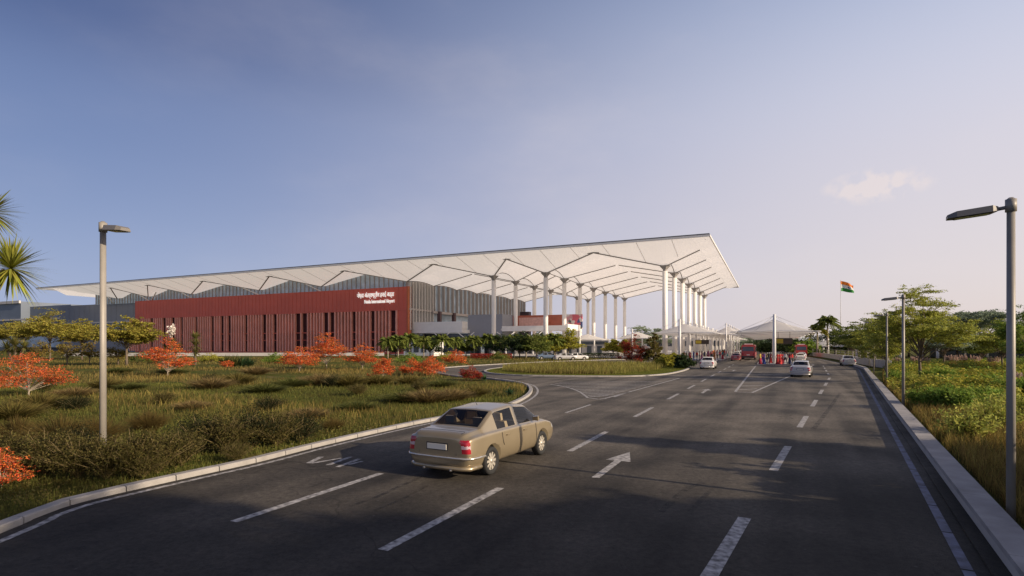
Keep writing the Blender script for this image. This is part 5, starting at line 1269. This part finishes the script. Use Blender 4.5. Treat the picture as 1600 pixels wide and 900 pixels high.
# row of small palms in front of the arrivals frontage
pm0=None; PR=[606,622,640,662,690,712,741,763,782,803,822,846,866]
for i,u in enumerate(PR):
    d=128+(i*37%9); x,y=PD(u,d); lb=f'small dark palm before the terminal frontage, {ordn[i]} from the left in its row'
    if pm0 is None: pm0=make_palm('small_palm',lb,'small palms before the terminal',4.3,3.0,.15,5,(0,0,0),M['leaf'],n=46,nl=9,ll=1.1,lw=.34); o=pm0
    else: o=copy_tree(pm0)
    place(o,(x,y,0),i*1.1,.92+.2*((i*7)%5)/5,lb)
for i,(u,d,h,cr,lm,lb) in enumerate([(618,136,5.4,2.8,'leaf','round green tree behind the first palms at the end of the red wall'),(672,140,5.0,2.6,'leafd','dark round tree behind the palms, right of the white gatehouse'),(728,138,5.2,2.6,'leaf','green round tree behind the middle palms'),(775,134,5.8,3.0,'leafd','dark round tree behind the palms, before the white terrace'),(856,130,5.6,2.6,'leafy','yellowish round tree at the right end of the palm row')]):
    x,y=PD(u,d); make_tree('round_tree',lb,'tree','round trees before the terminal frontage',h,cr,.14,h*.3,'round',M[lm],M['bark'],260+i,4200,.34,(x,y,0))
for i,(u,v,s,lb) in enumerate([(575,561,1.6,'low green bush before the right end of the red wall'),(430,566,1.5,'low green bush between the orange trees and the red wall'),(330,565,1.5,'low green bush behind the spiky plants'),(225,566,1.7,'low green bush left of the flowering yucca'),(640,566,1.6,'low green bush before the white gatehouse'),(700,563,1.5,'low green bush beyond the slip road'),(780,562,1.5,'low green bush beneath the small palms')]):
    x,y=P(u,v); make_tree('green_bush',lb,'shrub','low green bushes before the terminal',1.5*s/1.5,1.5*s/1.5*1.2,.05,.15,'round',[M['leaf'],M['leafg'],M['leafy']][i%3],M['bark'],280+i,2600,.22,(x,y,0))
# trees behind the island and round the canopies
TR=[('yellow_tree','round',888,132,7.0,3.0,'leafy','yellow-green tree just left of the shade canopies'),('yellow_tree','round',868,140,6.0,2.4,'leafy','yellow-green tree peeping over the right end of the palm row'),('yellow_tree','round',958,150,4.6,2.2,'leafy','low yellow-green tree beneath the left canopy'),('yellow_tree','round',975,155,4.6,2.0,'leafy','low yellow-green tree left of the red leaved tree'),
    ('dark_tree','round',812,124,6.0,3.0,'leafd','dark bushy tree among the small palms, tallest of the group'),('dark_tree','round',838,122,5.6,2.8,'leaf','green bushy tree at the right end of the small palms'),
    ('broad_tree','layer',1003,205,10.8,5.0,'leafhaze','hazy tree beyond the canopies, between the thin columns'),('broad_tree','layer',1029,215,9.8,4.5,'leafhaze','hazy tree beyond the canopies, against the nearest thick column'),('broad_tree','layer',843,240,10.4,4.5,'leafhaze','hazy tree seen through the forecourt columns'),
    ('tall_shrub','round',1022,84,4.9,1.35,'olive','tall dark olive shrub on the island, right of the red leaved tree'),
    ('green_bush','round',1068,68.5,1.9,1.1,'leafd','dark green bush at the tip of the traffic island'),('green_bush','round',1050,74,1.7,1.8,'leafy','yellow-green bush left of the island tip')]
for i,(nm,kd,u,d,h,cr,lm,lb) in enumerate(TR):
    x,y=PD(u,d); make_tree(nm,lb,'tree' if 'tree' in nm else 'shrub',None,h,cr,.14,h*(.3 if 'tree' in nm else .12),kd,M[lm],M['bark'],110+i,6000,.07+d*.0026,(x,y,0))
# right-hand trees
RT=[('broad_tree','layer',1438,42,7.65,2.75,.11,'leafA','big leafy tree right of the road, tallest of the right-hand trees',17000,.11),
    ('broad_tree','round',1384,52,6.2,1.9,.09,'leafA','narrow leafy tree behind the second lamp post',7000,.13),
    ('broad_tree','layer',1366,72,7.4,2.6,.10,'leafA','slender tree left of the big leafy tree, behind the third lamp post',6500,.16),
    ('broad_tree','layer',1350,84,7.2,2.8,.10,'leaf','slender-trunked tree left of the lamp posts',6000,.18),
    ('broad_tree','layer',1332,104,7.6,3.1,.12,'leaf','bluish slender tree at the left end of the right-hand grove',5000,.22),
    ('broad_tree','layer',1475,78,6.0,3.0,.12,'leafhaze','hazy low tree right of the big leafy tree',4500,.2),
    ('umbrella_tree','umbrella',1531,108,10.0,5.0,.22,'leafhaze','pale umbrella-shaped tree between the big leafy tree and the nearest lamp post',5200,.32),
    ('umbrella_tree','umbrella',1496,135,9.6,5.0,.2,'leafhaze','pale distant umbrella-shaped tree left of the larger one',4200,.34),
    ('broad_tree','layer',1566,66,6.3,2.3,.10,'leafA','leafy tree immediately left of the nearest lamp post',6500,.15),
    ('broad_tree','layer',1534,80,4.7,2.2,.09,'leaf','small spreading tree under the pale umbrella tree',4200,.16),
    ('broad_tree','round',1612,58,7.2,2.7,.14,'leafg','bright green tree at the right edge of the picture',8000,.16),
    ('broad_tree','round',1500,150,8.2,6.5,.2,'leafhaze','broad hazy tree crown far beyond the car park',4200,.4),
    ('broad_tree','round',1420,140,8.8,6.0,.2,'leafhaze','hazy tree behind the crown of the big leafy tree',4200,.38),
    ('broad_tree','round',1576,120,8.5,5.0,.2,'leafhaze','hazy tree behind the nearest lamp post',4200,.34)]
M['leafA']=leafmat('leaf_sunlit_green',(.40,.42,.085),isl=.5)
for i,(nm,kd,u,d,h,cr,tr,lm,lb,nl,ls) in enumerate(RT):
    x,y=PD(u,d); make_tree(nm,lb,'tree',None,h,cr*1.05,tr,h*.30,kd,M[lm],M['bark'],150+i,int(nl*2.2),ls*1.3,(x,y,0))
x,y=PD(1293,150); make_palm('date_palm','taller of the two palms beside the right carriageway','pair of palms by the right carriageway',9.6,3.9,.24,3,(x,y,0),M['leaf'],n=44,nl=16,ll=1.4,lw=.3)
x,y=PD(1277,152); make_palm('date_palm','shorter of the two palms beside the right carriageway','pair of palms by the right carriageway',7.6,3.4,.24,4,(x,y,0),M['leafy'],n=40,nl=16,ll=1.3,lw=.3)
DT_=[(1208,190,5.8,6),(1228,185,6.6,6),(1247,178,6.8,6),(1262,160,4.4,4),(1304,190,8.2,5.5),(1322,200,9.2,6),(1340,185,7.6,5),(1188,230,6.5,7),(1270,230,7.5,7)]
dp=['low dark tree behind the red bus','dark tree left of the big canopy mast','dark tree right of the big canopy mast','low green tree before the two palms','dark tree right of the two palms','dark tree behind the flag pole','dark tree right of the flag pole','far dark tree between the canopy rows','far dark tree between the palms']
for i,((u,d,h,cr),lb) in enumerate(zip(DT_,dp)):
    x,y=PD(u,d); make_tree('dark_tree',lb,'tree','dark trees beyond the platforms',h,cr,.2,h*.18,'round',M['leafg'] if i==3 else M['leafd'],M['bark'],200+i,4200,.6,(x,y,0))
# far woods closing the horizon
def wood(name,u0,u1,d0,d1,h,n,ls,m):
    X,Y=sector(n,u0,u1,d0,d1,r,1.0); hh=h*(.55+.25*np.sin(X*.05)+.2*np.sin(X*.13+1)); Z=r.random(n)**.6*hh; V,F=leafcloud(np.stack([X,Y,Z],1),ls,1.5,r=r); o=npmesh(name,V,F,m); o['kind']='stuff'; return o
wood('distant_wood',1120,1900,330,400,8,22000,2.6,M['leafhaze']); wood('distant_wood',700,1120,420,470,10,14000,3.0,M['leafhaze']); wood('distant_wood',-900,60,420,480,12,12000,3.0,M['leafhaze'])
# bushes on the right, near
rb=make_shrub('leafy_bush','x','shrub','leafy bushes right of the parapet',31,1.1,1.1,7000,.10,M['leafg'],asp=1.8,nb=34)
rb2=make_shrub('arching_bush','x','shrub','leafy bushes right of the parapet',33,1.2,1.1,2600,.13,M['leafA'],asp=3,nb=30,erect=.35)
RB=[(1462,640,1.0,0,'glossy green bush, leftmost in the dark clump right of the parapet'),(1492,643,1.1,0,'glossy green bush in the middle of the dark clump'),(1525,640,1.05,0,'glossy green bush at the right of the dark clump'),(1556,638,.9,0,'glossy green bush beside the nearest lamp post'),(1403,600,1.0,0,'green bush right behind the second lamp post'),(1430,604,.9,1,'loose yellowish bush at the foot of the big leafy tree'),(1515,690,.95,1,'loose arching bush in front of the dark clump'),(1550,672,1.0,1,'loose arching bush left of the nearest lamp post'),(1592,660,1.1,1,'loose arching bush right of the nearest lamp post'),(1590,625,1.2,0,'green bush at the right edge of the picture'),(1470,600,1.2,0,'green bush in the ground cover right of the big leafy tree')]
fr={0:True,1:True}
for i,(u,v,s,k,lb) in enumerate(RB):
    src=(rb,rb2)[k]; o=src if fr[k] else copy_tree(src); fr[k]=False; x,y=P(u,v); place(o,(x,y,0),i*1.9,s,lb)
# feathery pale grasses
fp0=None
for i,(u,v,s,lb) in enumerate([(1592,612,1.0,'pink plumed grass at the right edge of the picture'),(1428,577,1.3,'pale plumed grass just right of the big tree trunk'),(1446,576,1.2,'pale plumed grass second right of the big tree trunk'),(1486,575,1.4,'pale plumed grass in front of the low pavilion, leftmost'),(1506,574.5,1.4,'pale plumed grass in front of the low pavilion, second from left'),(1526,575,1.3,'pale plumed grass under the pale umbrella tree'),(1552,577,1.3,'pale plumed grass left of the nearest lamp post'),(1402,574,1.1,'pale plumed grass between the lamp post and the big tree trunk')]):
    x,y=P(u,v); 
    if fp0 is None: fp0=fountain('plumed_grass',lb,'pale plumed grasses on the right',51,.9,.8,700,M['straw'],plumes=26,pm=M['plume'],w_=.02); o=fp0
    else: o=copy_tree(fp0)
    place(o,(x,y,0),i*2.3,s,lb)
# pavilion on the right
x,y=PD(1535,128); pv=empty('car_park_pavilion',(x,y,0),R(-31),'long white flat-roofed pavilion on columns behind the right-hand trees','pavilion')
mb=MB(); mb.box((-12,0,3.0),(14,9,3.5)); mb.build('roof',M['white'],pv)
for q in range(7):
    mb=MB(); mb.tube([(-11+q*4,.6,0),(-11+q*4,.6,3.0)],.2,8); mb.build('column',M['white'],pv)
mb=MB(); mb.box((-9,6,0),(12,8,3.0)); mb.build('back_wall',M['glassdark'],pv)
# low pale building beyond the forecourt
x,y,_=T(20,175); bb=empty('low_building',(x,y,0),R(-25),'low pale building far behind the forecourt columns','building')
mb=MB(); mb.box((-22,0,0),(22,14,7.5)); mb.build('wall',M['conclight'],bb)
for q in range(7): mb=MB(); mb.box((-20+q*6,-.06,2.5),(-16+q*6,-.003,5.5)); mb.build('window',M['glassdark'],bb)
# hedge and rail in front of the forecourt
for i,(u0,u1,d,lb) in enumerate([(893,968,128,'clipped dark hedge between the parked cars and the red leaved tree'),(1035,1062,104,'clipped dark hedge by the first canopy mast'),(735,800,118,'low dark red hedge in front of the small palms')]):
    x0,y0=PD(u0,d); x1,y1=PD(u1,d); n=5000; g=np.random.default_rng(i); X=g.uniform(0,x1-x0,n); Y=g.uniform(-.5,.5,n); Z=g.random(n)**.6*1.05; V,F=leafcloud(np.stack([X,Y,Z],1),.2,r=g)
    o=npmesh('hedge',V,F,M['redleaf'] if i==2 else M['leafd']); o.location=(x0,y0,.1); tag(o,lb,'hedge')
# trees standing outside the picture on the right, whose shade falls on the road
OT=[(25.5,4.2,9.8,2.2,3.4,'first'),(23,-3.9,9.6,3.6,3.0,'second'),(19.5,-10.6,13.0,4.0,4.0,'third'),(30,-12.5,17.5,4.4,6,'fourth')]
for i,(x,y,h,cr,zc,wd_) in enumerate(OT):
    make_tree('roadside_tree',f'roadside shade tree outside the picture on the right, {wd_} along the verge','tree','roadside trees to the right of the picture',h,cr,.2,zc,'round',M['leaf'],M['bark'],300+i,42000,.58,(x,y,0))

for i,(x,y,lb) in enumerate([(13.2,2.2,'nearest the camera'),(13.2,5.2,'middle one'),(12.9,8.0,'farthest from the camera')]):
    make_tree('verge_shrub','big rounded shrub outside the picture behind the parapet, '+lb,'shrub','big shrubs outside the picture on the right',3.3,1.8,.08,.5,'round',M['leaf'],M['bark'],330+i,16000,.22,(x,y,0))
